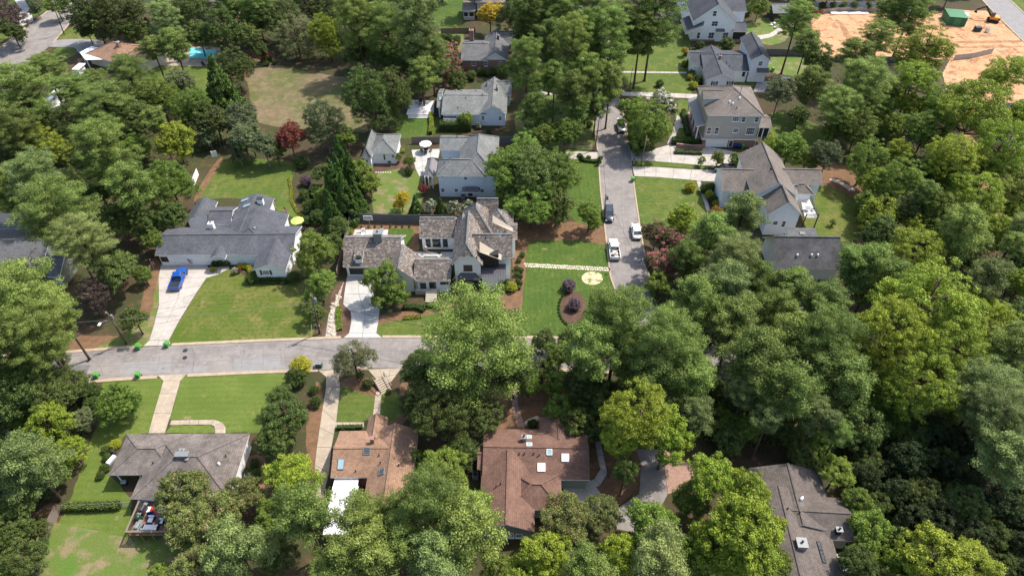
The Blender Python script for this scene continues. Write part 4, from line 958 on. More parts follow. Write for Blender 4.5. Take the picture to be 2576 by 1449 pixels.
# ---------------- trees ----------------
rng = np.random.default_rng(5)
def crown(name, kind, seed, nclump, nleaf, leaf, shape='egg'):
    rg = np.random.default_rng(seed)
    C = []
    if kind == 'pine':
        nb = 36 if nclump < 400 else 78; off = rg.uniform(0, 6)
        for i in range(nb):
            zz = -.85+1.7*(i+rg.uniform(-.4, .4))/nb; az = off+i*2.4+rg.normal()*.35
            L = math.sqrt(max(.05, 1-((zz+.12)/1.08)**2))*rg.uniform(.5, 1.08)
            for t in ((.45, .75, 1.0) if L > .5 else (.7, 1.0)):
                for s in range(2 if t > .6 else 1):
                    a2 = az+rg.normal()*.22; r_ = L*t*.88
                    C.append((np.array([r_*math.cos(a2), r_*math.sin(a2), zz*.86+.14*t*L+rg.normal()*.04]), rg.uniform(.1, .19)*(1 if nclump < 400 else .68)))
        for i in range(7): C.append((np.array([rg.normal()*.16, rg.normal()*.16, .75+rg.uniform(-.1, .14)]), rg.uniform(.1, .17)))
    elif shape == 'cone' or kind == 'ball':
        for i in range(nclump):
            if kind == 'ball':
                d = rg.normal(size=3); d /= np.linalg.norm(d); C.append((d*rg.uniform(.5, .9), .14)); continue
            t = rg.random()**1.4; th = rg.uniform(0, 6.28); rr = (1-t)*(.85+.2*rg.random()); C.append((np.array([rr*math.cos(th), rr*math.sin(th), -1+2*t]), .08+.12*(1-t)))
    else:
        nl = int(rg.integers(7, 11)); lobes = [(np.array([0, 0, .35]), .55)]
        for i in range(nl):
            az = 6.283*i/nl+rg.normal()*.3; rr = rg.uniform(.38, .62); lobes.append((np.array([rr*math.cos(az), rr*math.sin(az), rg.uniform(-.5, .35)]), rg.uniform(.3, .46)))
        tries = 0
        while len(C) < nclump and tries < 20000:
            tries += 1; c0, r0 = lobes[rg.integers(len(lobes))]; d = rg.normal(size=3); d /= np.linalg.norm(d)
            if d[2] < -.5: continue
            p = c0+d*r0*(rg.uniform(.7, 1.0) if rg.random() < .9 else rg.uniform(1.05, 1.28))*np.array([1, 1, 1.1])
            if any(np.linalg.norm(p-c)/r < .62 for c, r in lobes): continue
            cr = rg.uniform(.08, .15)*(1 if nclump < 400 else .72)
            if any(np.linalg.norm(p-c[0]) < .55*(c[1]+cr)*.8 for c in C): continue
            C.append((p, cr))
    V = []; T = []; K = []
    for p, cr in C:
        n = int(nleaf*(cr/(.15 if nclump < 400 else .1))**2*rg.uniform(.7, 1.25)); ct = rg.random()
        d = rg.normal(size=(n, 3)); d /= np.linalg.norm(d, axis=1)[:, None]
        d[:, 2] = np.where(d[:, 2] < -.2, -d[:, 2]*.6, d[:, 2])
        rad = cr*rg.uniform(.55, 1.12, n)[:, None]*(1+.2*rg.normal(size=(n, 1))*(kind == 'pine'))
        flat = np.array([1.15, 1.15, .62 if kind == 'pine' else .8])
        c = p+d*rad*flat
        # leaf frames: normals lean outward/up
        nrm = d*.9+rg.normal(size=(n, 3))*.6+np.array([0, 0, .35]); nrm /= np.linalg.norm(nrm, axis=1)[:, None]
        a = np.cross(nrm, rg.normal(size=(n, 3))); a /= np.linalg.norm(a, axis=1)[:, None]; b = np.cross(nrm, a)
        L = leaf*rg.uniform(.6, 1.3, (n, 1)); Wd = L*(.55 if kind == 'pine' else .75)
        q = np.stack([c-a*L, c-b*Wd+nrm*L*.15, c+a*L, c+b*Wd+nrm*L*.15], 1)
        V.append(q.reshape(-1, 3)); t = np.clip(.4*ct+.35*rg.random(n)+.4*np.clip(d[:, 2], 0, 1)**1.5-.02, 0, 1)  # upward leaves of each clump tinted lighter, bright tops put into the colour
        T.append(np.repeat(t, 4)); K.append(np.repeat(np.full(n, ct)*.7+rg.random(n)*.3, 4))
    V = np.concatenate(V).astype(np.float32); T = np.concatenate(T).astype(np.float32); K = np.concatenate(K).astype(np.float32)
    nq = len(V)//4; me = bpy.data.meshes.new(name)
    me.vertices.add(len(V)); me.vertices.foreach_set('co', V.ravel())
    me.loops.add(nq*4); me.loops.foreach_set('vertex_index', np.arange(nq*4, dtype=np.int32))
    me.polygons.add(nq); me.polygons.foreach_set('loop_start', np.arange(0, nq*4, 4, dtype=np.int32))
    me.update(calc_edges=True)
    for nm, ar in (('tint', T), ('clump', K)): at = me.attributes.new(nm, 'FLOAT', 'POINT'); at.data.foreach_set('value', ar)
    me.materials.append(None); me['clumps'] = [float(x) for c in C[:40] for x in c[0]]
    return me
CR = {
 'pine': [crown('pine_crown', 'pine', 11+i, 150, 150, .027) for i in range(5)],
 'leafy': [crown('leafy_crown', 'leafy', 31+i, 230, 150, .027) for i in range(6)],
 'fine': [crown('fine_crown', 'leafy', 51+i, 200, 150, .02) for i in range(2)],
 'bigpine': [crown('broad_pine_crown', 'pine', 17+i, 500, 165, .0155) for i in range(3)],
 'bigleafy': [crown('broad_leafy_crown', 'leafy', 131+i, 520, 120, .0165) for i in range(4)],
 'cone': [crown('cone_crown', 'cone', 71+i, 150, 90, .05, 'cone') for i in range(2)],
 'ball': [crown('ball_crown', 'ball', 91+i, 260, 34, .045) for i in range(2)],
}
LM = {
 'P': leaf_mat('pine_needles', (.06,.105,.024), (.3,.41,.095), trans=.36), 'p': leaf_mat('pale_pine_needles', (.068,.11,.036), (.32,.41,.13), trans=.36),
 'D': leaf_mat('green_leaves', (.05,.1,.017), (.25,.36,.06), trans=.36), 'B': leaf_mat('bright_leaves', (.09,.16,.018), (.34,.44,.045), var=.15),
 'G': leaf_mat('fresh_pine_needles', (.065,.13,.026), (.32,.45,.1), trans=.36, var=.02), 'U': leaf_mat('pale_willowy_leaves', (.07,.09,.035), (.24,.26,.1)), 'Q': leaf_mat('shade_dark_leaves', (.014,.028,.009), (.055,.085,.022)), 'K': leaf_mat('dark_leaves', (.032,.062,.016), (.15,.21,.046)), 'T': leaf_mat('grey_green_leaves', (.06,.085,.038), (.19,.23,.1)),  # Q: deep wood shade and dark foliage put into one leaf colour
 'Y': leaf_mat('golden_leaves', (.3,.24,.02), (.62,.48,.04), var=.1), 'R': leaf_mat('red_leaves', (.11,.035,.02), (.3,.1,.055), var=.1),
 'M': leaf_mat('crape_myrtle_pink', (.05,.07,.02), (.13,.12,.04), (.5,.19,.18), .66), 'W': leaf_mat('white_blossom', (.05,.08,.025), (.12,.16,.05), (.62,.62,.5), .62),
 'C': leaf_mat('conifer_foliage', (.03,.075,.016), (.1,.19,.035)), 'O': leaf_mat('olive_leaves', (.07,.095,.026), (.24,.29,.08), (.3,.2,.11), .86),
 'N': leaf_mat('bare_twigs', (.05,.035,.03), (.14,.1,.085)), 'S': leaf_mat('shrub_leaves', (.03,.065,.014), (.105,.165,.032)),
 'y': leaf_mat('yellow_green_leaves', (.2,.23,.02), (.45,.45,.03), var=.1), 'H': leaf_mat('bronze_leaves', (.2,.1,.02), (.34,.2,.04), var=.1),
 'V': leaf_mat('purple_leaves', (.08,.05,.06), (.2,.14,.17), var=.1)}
def trunk_mesh(seed, pine):
    rg = random.Random(seed); b = MB(); n = 7; zs = [0, .03, .35, .7, 1.0]; rs = [1.5, 1.0, .8, .6, .25]; cen = [Vector((rg.uniform(-.6, .6)*z, rg.uniform(-.6, .6)*z, z)) for z in zs]
    vs = []
    for c, r, z in zip(cen, rs, zs):
        for i in range(n): t = 6.283*i/n; vs.append((c.x*.02+.028*r*math.cos(t), c.y*.02+.028*r*math.sin(t), z))
    fs = [(k*n+i, k*n+(i+1) % n, (k+1)*n+(i+1) % n, (k+1)*n+i) for k in range(len(zs)-1) for i in range(n)]
    b.add(vs, fs)
    m = b.mesh('trunk', None, True); m.materials.append(None); return m
TR = [trunk_mesh(s, 0) for s in range(3)]
def limbs_mesh(seed, up):
    rg = random.Random(seed); b = MB()
    for i in range(16):
        z = rg.uniform(-.8, .4); t = rg.uniform(0, 6.28); L = rg.uniform(.55, .9)
        a = Vector((0, 0, z)); m_ = Vector((math.cos(t)*L*.5, math.sin(t)*L*.5, z+up*L*.35)); e = Vector((math.cos(t+.2)*L, math.sin(t+.2)*L, z+up*L*.7+.05))
        b.tube(a, m_, .028, .018, 5, False); b.tube(m_, e, .018, .006, 5, False)
        for s in (-.5, .5): b.tube(m_, m_+Vector((math.cos(t+s)*L*.4, math.sin(t+s)*L*.4, up*.25)), .012, .004, 4, False)
    m = b.mesh('limbs', None, True); m.materials.append(None); return m
LI = [limbs_mesh(1, .7), limbs_mesh(2, .9), limbs_mesh(3, .5)]
NAMES = {'U':('leafy_tree','tree','pale loose-crowned tree'),'Q':('dark_tree','tree','very dark shade-coloured tree'),'G':('pine_tree','pine','bright green spreading pine'),'P':('pine_tree','pine','olive-green pine'),'p':('pine_tree','pine','pale olive pine'),'D':('leafy_tree','tree','mid green leafy tree'),'B':('leafy_tree','tree','bright yellow-green leafy tree'),
 'K':('dark_tree','tree','dense dark green tree'),'T':('leafy_tree','tree','pale grey-green tree'),'Y':('golden_tree','tree','golden yellow tree'),'R':('maple_tree','tree','rusty red maple'),
 'M':('crape_myrtle','tree','pink-flowering crape myrtle'),'W':('flowering_tree','tree','white-flowering tree'),'C':('conifer','tree','pointed green conifer'),'O':('leafy_tree','tree','olive-brown tree'),
 'N':('bare_tree','tree','sparse brownish tree'),'S':('shrub','shrub','green shrub'),'y':('shrub','shrub','yellow-green shrub'),'H':('bronze_tree','tree','bronze-orange tree'),'V':('shrub','shrub','purple shrub')}
PROTO = {'G':'bigpine','P':'pine','p':'pine','D':'leafy','B':'leafy','K':'leafy','T':'leafy','Y':'leafy','Q':'leafy','U':'fine','R':'leafy','M':'leafy','W':'leafy','C':'cone','O':'leafy','N':'fine','S':'ball','y':'ball','H':'leafy','V':'ball'}
TREES = []   # (root, type, px, py, r_px, words)
def tree(t, x, y, r, zc=None, ar=None, name=None, words=None):
    pine = t in 'PpG'; small = t in 'SyV'
    if ar is None: ar = random.uniform(1.0, 1.3) if pine else (.85 if small else (1.5 if t == 'C' else random.uniform(.9, 1.15)))
    z = zc if zc is not None else (14 if pine else 3)
    for _ in range(3):
        p = G(x, y, z); rm = r*depth(p)/F; hz = rm*ar
        if zc is None:
            z = (max(8.5, min(16, 7+rm*1.15)) if pine else (hz*.92 if (small or t == 'C') else hz*.95+min(2.2, rm*.45)))
    nm, cat, wd = NAMES[t]
    root = empty(name or nm, (p.x, p.y, 0), 0, None, cat)
    if pine and t != 'G': rm *= 1.1
    pk = PROTO[t]
    if rm > 5.2 and pk == 'pine': pk = 'bigpine'
    if rm > 4.6 and pk == 'leafy': pk = 'bigleafy'
    me = random.choice(CR[pk]); c = bpy.data.objects.new('crown', me); COL.objects.link(c); c.parent = root
    c.location = (0, 0, z); c.scale = (rm, rm*random.uniform(.92, 1.05), hz); c.rotation_euler = (0, 0, random.uniform(0, 6.28))
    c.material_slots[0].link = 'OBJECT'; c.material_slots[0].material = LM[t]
    if not small:
        tm = bpy.data.objects.new('trunk', random.choice(TR)); COL.objects.link(tm); tm.parent = root
        hh = z+hz*(.75 if t != 'C' else .9); w = (9 if pine else 7)*min(1.3, .35+rm/7); tm.scale = (w, w, hh); tm.rotation_euler = (0, 0, random.uniform(0, 6))
        tm.material_slots[0].link = 'OBJECT'; tm.material_slots[0].material = M['bark_pale' if t in 'TM' else 'bark']
        if t != 'C' and rm > 1.2:
            l = bpy.data.objects.new('limbs', random.choice(LI)); COL.objects.link(l); l.parent = root; l.location = (0, 0, z-hz*.12); l.scale = (rm*.82, rm*.82, hz*.7)
            l.rotation_euler = (0, 0, random.uniform(0, 6)); l.material_slots[0].link = 'OBJECT'; l.material_slots[0].material = M['bark_pale' if t in 'TMN' else 'bark']
    TREES.append((root, t, x, y, r, words or wd, rm)); return root
LIST = """
P 60 235 70;P 40 330 65;P 112 172 52 11 .7;P 262 262 80 12 .7;P 180 222 54 11 .7;P 235 200 34 9 .8;p 413 50 45 12;P 440 115 42 12;P 385 122 36 11 .9;K 230 30 70;K 310 40 60;K 560 70 60;K 500 90 40;K 620 100 40;K 700 45 60;D 640 30 55;K 480 30 50
R 312 75 18;R 368 62 17;T 262 92 24;K 590 165 50;C 552 215 48 7 1.6;D 400 240 55;D 480 275 55;K 540 300 48;T 600 300 48;T 613 352 45;T 520 335 32;D 340 90 28;P 330 200 55;K 330 300 60;T 450 210 40
B 118 375 62;P 268 385 85;B 443 358 52;D 428 460 68;p 100 455 78;P 20 480 55;K 40 400 60;K 180 320 60;K 90 300 55
P 143 540 95 15;p 210 610 70 13;K 356 560 36 6 1.4;K 300 560 50;D 300 668 36;K 285 690 62;D 360 690 24;N 235 745 50 5;K 340 805 36;P 55 765 115 15;P 95 840 85 14;P 20 870 90;K 100 940 80;P 150 790 50 11;K 55 650 25;K 20 960 60;P 330 470 60;K 250 480 50
K 60 1000 70;K 130 1015 62;D 293 1012 58 4;S 225 985 30;T 208 1055 32;B 126 1080 62;B 175 1135 42;p 76 1170 80 9;K 55 1265 58;K 25 1330 55;K 60 1400 58;S 100 1370 22;K 15 1200 50;K 185 970 40;K 100 1330 25;S 235 1020 28
y 290 1117 15;S 268 1150 12;S 262 1178 14;S 252 1195 12;S 265 1130 12
U 744 90 58 6.5 1.1;B 824 95 44 7 1.5;P 897 50 58 16 1.5;P 975 85 68 13 1.2;p 1052 75 68 17 1.5;P 1000 10 58 15 1.3;P 930 0 50 15 1.3;K 1040 170 48 6;K 960 150 45 6;K 900 130 45 6;P 640 10 45;K 860 20 60;K 780 15 50;P 1085 140 50 11 1.1;K 1000 150 50;K 920 130 40;M 1118 150 42 5;M 1140 190 30 4;K 1150 205 28;P 1060 190 45 9
K 930 255 68 9 1.5;K 985 235 50 9 1.4;T 817 318 54 7 1.5;R 731 353 41;T 665 372 38;K 632 355 36;K 695 385 28;T 600 385 28;D 870 345 30
C 857 405 30 6 2.3;C 882 432 30 6 2.2;C 838 462 34 6.5 2.2;C 868 495 34 6 2.1;C 832 528 30 5.5 2;C 893 490 26 5 2;C 850 440 30 6 2.1;K 850 570 30;K 838 610 28;D 908 427 32;D 930 463 28;S 760 408 20;V 770 455 18;S 792 480 20;S 765 490 18;S 780 520 22;S 800 545 24;D 810 500 26;K 815 440 28;S 770 555 14
Y 1010 505 24;C 1045 512 17 2.6;C 1107 517 16 2.6;W 1083 516 17;W 1140 521 19;W 1180 522 20;D 1029 408 17;S 1029 430 14;R 1065 473 14;D 1173 297 20;Y 1233 42 37;D 1002 395 12;S 980 407 6;y 1014 380 6
K 1345 440 90 8;D 1290 450 70 7;D 1400 450 72 7;D 1335 520 72 5.5;D 1320 385 58 8;K 1400 520 50 5;D 1260 410 40 6;D 1483 545 34 4 1.3
P 1325 165 52 16 1.6;P 1440 120 58 17 1.6;P 1425 40 55 17 1.4;P 1520 100 68 17 1.5;p 1500 25 60 17 1.3;P 1645 38 82 18 1.2;P 1612 85 55 15 1.3;P 1385 110 45 14 1.5;P 1480 190 45 14 1.5;P 1400 -10 60 17;P 1330 30 50 15;K 1400 70 55;D 1421 338 44;K 1300 30 55;P 1395 200 42 12 1.2;P 1350 280 45 8;P 1470 190 45 11 1.3;P 1515 170 48 11 1.2;K 1330 90 50;K 1380 20 50;P 1450 280 42 8 1.2;P 1475 90 50 17 1.4;P 1535 210 40 12 1.5;P 1440 230 45 13 1.3;P 1560 60 50 17 1.2;P 1500 270 32 8 1.3;S 1483 313 10;D 1630 310 65;D 1590 290 42;W 1662 272 44 4.5;K 1620 350 45 3;D 1370 350 40
B 1716 556 46 3.8;M 1650 592 42;M 1695 620 42;M 1664 665 46;D 1655 715 35;H 1800 535 20;p 1868 540 58 10;P 1790 600 60 9;P 1730 645 40 8;p 1850 655 72 11;P 1905 712 52 10;O 1735 690 35
P 1512 762 42 8;P 1555 815 95 14;P 1490 880 75 13;P 1672 866 92 15;P 1638 945 75 12;P 1757 760 68 13;p 1830 720 70 14;P 1850 800 65 13;V 1431 718 20;V 1445 765 20;P 1580 900 60;K 1430 850 30;K 1470 960 60;K 1540 1000 60;P 1740 950 70
G 1196 872 176 12 .95;K 1065 930 60 6;K 1110 1040 85 7;K 1210 1050 55 5;K 1290 940 60 6;D 1330 970 30;K 1050 1010 50
U 890 905 58 4.5;y 757 922 32;S 745 950 30;K 721 1050 62 6;K 690 1110 52;B 737 1195 68;P 765 1290 78 12;S 925 965 15;S 977 985 8;S 795 1010 18;S 790 980 14;K 710 1000 38;S 1033 940 14
O 466 1245 75 5;O 545 1290 72;O 480 1330 65;O 620 1245 52;p 600 1385 82 9;O 500 1420 65;D 400 1440 30
P 905 1300 64 11;P 985 1290 55 9;P 1085 1265 98 11;P 1175 1330 90 10;P 1010 1350 60 9;D 1125 1180 62;P 915 1390 88 9;p 1105 1405 85 9;D 1195 1270 48;K 1160 1140 50;D 1050 1160 30;y 815 1440 16;D 690 1300 50;K 700 1400 55;P 830 1440 60 7;D 1260 1440 50
O 1430 1310 70;O 1510 1290 55;B 1380 1400 72;B 1310 1440 55;D 1638 1325 68;B 1560 1400 60;p 1660 1400 78 9;P 1480 1440 70 9;D 1740 1258 56;B 1790 1210 62 9;B 1880 1235 62 9;B 1880 1325 92 9;B 1800 1380 85;B 1900 1400 70 8;B 1910 1330 60;D 1930 1420 55;D 1720 1400 60;K 1571 1190 36 6 1.5;B 1610 1040 100 12;B 1680 1090 75 9;B 1560 1100 55 9;O 1740 940 60
B 2332 760 130 13;B 2245 850 95 12;B 2400 890 100 12;B 2330 960 100 11;B 2460 800 80;P 2160 672 66 10;P 2200 690 70 10;P 1990 722 58 10;P 2075 765 65 11;P 2065 860 95 13;P 2110 950 80 12;P 1990 860 80 12;P 2560 880 70 13;p 2480 990 90 12;P 1950 780 55 12;P 1900 900 80 13;P 1980 980 80;K 2215 590 50;B 2300 640 70 9;D 2230 700 55
p 2515 1050 90 13;p 2540 1150 80 12;B 2350 1405 90 7;B 2440 1430 70 6;B 2270 1430 50;D 2105 1190 48 4;D 2155 1262 42 4;D 2190 1330 58 4;K 2160 1420 50 5;D 2180 1400 45;K 2020 1150 40;D 2060 1120 40
B 2325 125 74 15;B 2300 200 55 12;P 2208 98 48 13;P 2150 140 42 11;P 2290 35 55 13;P 2240 30 45 12;P 2005 50 48 15;P 2030 110 35 12;K 2060 150 42 7;P 2040 215 42 8;P 2170 215 75 12;P 2110 270 55 10;D 2160 320 58;B 2448 290 95 12;B 2530 190 60 11;B 2510 380 75 12;D 2370 260 60;D 2330 330 60;B 2400 400 70 10;T 1960 240 42;y 1935 340 12;K 2010 290 30;D 1985 375 48;B 1940 385 34;T 2080 400 42;D 2030 400 36;D 2540 470 70;B 2570 300 50;S 1860 400 18;D 1807 398 19 2.6 1.1;D 1852 400 20 2.6;D 1765 405 11;D 1890 395 18;B 2450 500 70;D 2180 400 55;D 2260 450 60;B 2200 470 50 4;B 2210 540 55 4;D 2180 510 35 3;D 2095 560 9
S 1735 160 12;Y 1722 130 10;y 1722 160 9;y 1735 195 9;S 1755 200 16;S 1740 185 12;y 1745 215 12;S 1660 210 12;S 1600 120 14;S 1760 115 14;S 1830 112 22;S 1880 25 18;D 1910 15 28;K 2030 10 20;K 1850 10 20
D 140 15 30;N 25 40 50;K 30 80 35;T 90 20 20;K 220 80 22
S 631 700 17;S 738 697 18;D 790 640 58 5.5 1;D 805 720 45 4;D 970 718 58 4.6;K 905 945 12;K 790 780 30;S 765 340 1;y 1287 722 16;C 1262 705 10 2;C 1272 712 9 1.6;C 1217 700 12 2;S 1314 640 9;S 1305 655 8;S 1300 675 9;S 1310 680 9;S 1300 690 9;S 1309 695 8;S 1302 706 8;S 1310 712 7;S 1306 723 7
S 1085 665 6;C 1508 402 6 1.5;C 1463 393 5 1.5;S 1480 398 8;y 1737 470 16;S 1775 475 16;y 1785 490 14;S 1790 470 12;S 1795 500 12;y 1800 512 10;S 1758 340 14;S 1770 355 12;S 1750 300 9;S 1752 315 9;S 1756 330 9;S 1720 280 8
S 555 660 11;S 570 662 10;S 540 663 10;y 535 678 9;S 587 655 9;y 604 669 9;y 615 669 9;y 627 673 9;y 629 681 8;W 590 680 9;R 602 680 6;S 1340 1065 14;D 1550 1080 30;K 1440 1180 15;S 640 1165 16;S 625 1185 14;S 645 1190 14
R 665 140 14;S 662 152 8;S 672 160 8;S 680 150 7;S 690 158 7;S 665 162 7;S 678 146 7;K 655 130 22;S 1190 300 10;W 1205 315 8;S 1230 330 9;S 1185 190 16;S 1210 180 12;S 1240 180 12;S 1225 185 10;D 1265 175 16;S 1115 95 12;S 1130 95 12;S 1150 98 12;S 1150 105 10;y 1145 70 8
"""
for it in LIST.replace('\n', ';').split(';'):
    f = it.split()
    if len(f) >= 4 and float(f[3]) > 2: tree(f[0], *[float(v) for v in f[1:]])
def inside(x, y, poly):
    c = False
    for (x1, y1), (x2, y2) in zip(poly, poly[1:]+poly[:1]):
        if (y1 > y) != (y2 > y) and x < (x2-x1)*(y-y1)/(y2-y1)+x1: c = not c
    return c
KEEP = [[(480,395),(770,395),(780,560),(470,560)], [(615,135),(940,150),(950,340),(610,340)], [(1300,150),(1760,150),(1760,700),(1290,700)], [(2020,465),(2200,490),(2180,620),(2020,610)], [(380,150),(580,150),(580,210),(380,240)], [(230,90),(360,90),(360,190),(190,180)]]
def fill(poly, types, r0, r1, tries, sep=.62, maxn=80):
    n = 0; xs = [p[0] for p in poly]; ys = [p[1] for p in poly]
    for _ in range(tries):
        x, y, r = random.uniform(min(xs), max(xs)), random.uniform(min(ys), max(ys)), random.uniform(r0, r1)
        if not inside(x, y, poly): continue
        if any((x-a)**2+(y-b)**2 < (sep*(r+rr))**2 for _, t, a, b, rr, *_r in TREES): continue
        tt = random.choice(types); ze_ = 12 if tt in 'Pp' else 5; gb = G(x, y, ze_); bx, by = proj(Vector((gb.x, gb.y, 0)))
        if any(inside(bx, by, k_) for k_ in KEEP): continue
        tree(tt, x, y, r); n += 1
        if n >= maxn: break
fill([(2170,1120),(2600,1040),(2600,1500),(2230,1500),(2170,1250)], 'QQQK', 34, 60, 1500, .6, 34)
fill([(2200,620),(2576,560),(2640,1500),(2230,1500),(2170,1250),(2000,1100),(1800,1120),(1700,1060),(1750,900),(2050,900),(2200,800)], 'KKKDDDBpP', 34, 66, 2600, .62, 85)
fill([(2110,190),(2300,230),(2600,420),(2600,620),(2230,640),(2200,450),(2100,320)], 'KDDPBD', 30, 56, 1200, .58, 34)
fill([(0,190),(250,180),(420,210),(600,260),(640,330),(500,400),(470,520),(380,640),(230,560),(0,520)], 'KKPD', 30, 50, 900, .66, 24)
fill([(0,900),(170,930),(210,1010),(220,1090),(120,1260),(90,1449),(-40,1449),(-40,900)], 'KKD', 25, 45, 500, .6, 16)
fill([(540,0),(1090,-10),(1090,110),(960,190),(660,120),(560,110)], 'KKP', 30, 48, 400, .6, 14)
fill([(1360,860),(1700,880),(1720,1120),(1500,1120),(1400,1040),(1350,1000)], 'KKD', 30, 50, 400, .55, 12)
# small woodland beyond the top and the sides of the frame
fill([(-260,-60),(520,-60),(520,-20),(-260,160)], 'KDP', 40, 60, 260, .8, 14)
fill([(640,-60),(1500,-60),(1500,-12),(640,-12)], 'KDP', 30, 45, 200, .8, 14)
fill([(1880,-60),(2440,-60),(2440,-14),(1880,-14)], 'KD', 24, 34, 200, .8, 12)
fill([(2590,150),(2820,150),(2820,1500),(2590,1500)], 'KDB', 50, 70, 260, .8, 14)
fill([(-260,200),(-30,200),(-30,1500),(-260,1500)], 'KDP', 50, 70, 260, .8, 14)

# undergrowth below the woods: nobody could count it
def undergrowth(polys, n, mat, name='undergrowth', seed=3, hmax=1.6):
    rg = np.random.default_rng(seed); C_ = []
    for poly, share in polys:
        xs = [p[0] for p in poly]; ys = [p[1] for p in poly]; k = 0
        while k < n*share:
            x, y = rg.uniform(min(xs), max(xs)), rg.uniform(min(ys), max(ys))
            if inside(x, y, poly): p = G(x, y); C_.append((p.x, p.y)); k += 1
    C_ = np.array(C_); m = 46; N = len(C_)*m; R_ = np.repeat(rg.uniform(.5, 1.5, len(C_)), m)[:, None]
    d = rg.normal(size=(N, 3)); d /= np.linalg.norm(d, axis=1)[:, None]; d[:, 2] = abs(d[:, 2])
    c = np.column_stack([np.repeat(C_, m, 0), np.zeros(N)])+d*R_*rg.uniform(.6, 1.1, (N, 1))*np.array([1.2, 1.2, hmax*.7])
    nr = d+rg.normal(size=(N, 3))*.6; nr /= np.linalg.norm(nr, axis=1)[:, None]; a = np.cross(nr, rg.normal(size=(N, 3))); a /= np.linalg.norm(a, axis=1)[:, None]; b = np.cross(nr, a)
    L = rg.uniform(.1, .24, (N, 1)); q = np.stack([c-a*L, c-b*L*.7, c+a*L, c+b*L*.7], 1).reshape(-1, 3).astype(np.float32)
    me = bpy.data.meshes.new(name); me.vertices.add(N*4); me.vertices.foreach_set('co', q.ravel()); me.loops.add(N*4); me.loops.foreach_set('vertex_index', np.arange(N*4, dtype=np.int32))
    me.polygons.add(N); me.polygons.foreach_set('loop_start', np.arange(0, N*4, 4, dtype=np.int32)); me.update(calc_edges=True)
    tt = np.repeat(np.clip(.5*rg.random(N)+.5*np.repeat(rg.random(len(C_)), m), 0, 1), 4).astype(np.float32)
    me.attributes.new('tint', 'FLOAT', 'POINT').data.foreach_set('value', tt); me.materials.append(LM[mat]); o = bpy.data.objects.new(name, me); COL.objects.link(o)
    tag(o, 'mixed low undergrowth covering the ground beneath the trees', 'undergrowth', None, 'stuff')
undergrowth([([(2200,620),(2640,560),(2640,1500),(2230,1500),(2170,1250),(2000,1130),(1800,1120),(1720,1060),(1750,900),(2050,880),(2200,800)], .42), ([(2110,190),(2300,215),(2380,240),(2430,420),(2500,640),(2230,640),(2200,450),(2100,320)], .18),
 ([(-100,190),(80,190),(240,215),(420,230),(600,262),(640,330),(480,400),(450,520),(370,640),(300,560),(-100,540)], .2), ([(-60,900),(150,990),(200,1010),(220,1090),(120,1260),(90,1449),(-60,1449)], .05), ([(640,60),(1090,60),(1090,110),(960,150),(860,160),(660,120)], .06), ([(1380,960),(1600,960),(1740,1000),(1700,1110),(1520,1110),(1460,1060)], .05), ([(1640,760),(1900,760),(1980,900),(1700,900)], .04)], 3000, 'K')
# row of small evergreens at the top edge and beside the lawn
for i in range(9): tree('K', 2040+i*28+random.uniform(-6, 6), 14, 10)
for i in range(7): tree('C', 1583+i*9, 124, 5.5, 1.2, 1.5)
for i in range(10): tree('C', 1726+i*8, 128, 5, 1.5, 2.0)

# hedges
def hedge(pts, w, hg, mat='S', label='', name='hedge'):
    P = [G(*p) for p in pts]; o0 = P[0]; P = [p-o0 for p in P]; vs = []; rg = np.random.default_rng(int(pts[0][0]))
    Q = []; Tn = []
    for a, b in zip(P, P[1:]):
        L = (b-a).length; d = (b-a)/L; nrm = Vector((-d.y, d.x, 0)); n = int(L*(w+2*hg)*75)
        for _ in range(n):
            t = rg.uniform(-.05, L+.05); s = rg.uniform(-w/2-hg, w/2+hg)
            if abs(s) < w/2: off, z = s, hg+rg.normal()*.05
            else: off, z = math.copysign(w/2, s)+rg.normal()*.05, hg-(abs(s)-w/2)
            c = a+d*t+nrm*off+Vector((0, 0, z)); k = rg.normal(size=3); k /= np.linalg.norm(k); k2 = np.cross(k, rg.normal(size=3)); k2 /= np.linalg.norm(k2)
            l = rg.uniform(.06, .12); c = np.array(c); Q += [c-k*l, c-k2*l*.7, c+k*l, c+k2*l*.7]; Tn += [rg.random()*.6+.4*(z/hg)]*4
    b_ = MB(); b_.add([tuple(q) for q in Q], [(i, i+1, i+2, i+3) for i in range(0, len(Q), 4)])
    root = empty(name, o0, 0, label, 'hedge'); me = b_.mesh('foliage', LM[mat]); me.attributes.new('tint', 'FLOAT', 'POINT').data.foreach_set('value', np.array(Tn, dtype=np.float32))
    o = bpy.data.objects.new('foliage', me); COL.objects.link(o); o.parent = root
    core = MB()
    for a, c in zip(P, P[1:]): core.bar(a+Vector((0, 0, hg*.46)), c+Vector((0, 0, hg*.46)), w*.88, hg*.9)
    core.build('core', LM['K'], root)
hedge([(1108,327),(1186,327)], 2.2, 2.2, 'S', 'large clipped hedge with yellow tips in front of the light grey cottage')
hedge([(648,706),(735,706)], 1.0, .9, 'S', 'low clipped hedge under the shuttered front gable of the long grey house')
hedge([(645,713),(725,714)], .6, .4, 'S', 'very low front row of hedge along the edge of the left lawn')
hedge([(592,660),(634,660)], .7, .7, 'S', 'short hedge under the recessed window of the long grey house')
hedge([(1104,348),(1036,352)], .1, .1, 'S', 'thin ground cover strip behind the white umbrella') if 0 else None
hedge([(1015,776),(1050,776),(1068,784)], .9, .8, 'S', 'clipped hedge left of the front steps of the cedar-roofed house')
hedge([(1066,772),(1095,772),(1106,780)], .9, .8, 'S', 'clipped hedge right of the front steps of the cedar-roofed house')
hedge([(1690,362),(1755,362)], 1.6, 1.5, 'S', 'thick rectangular hedge above the curved brick wall')
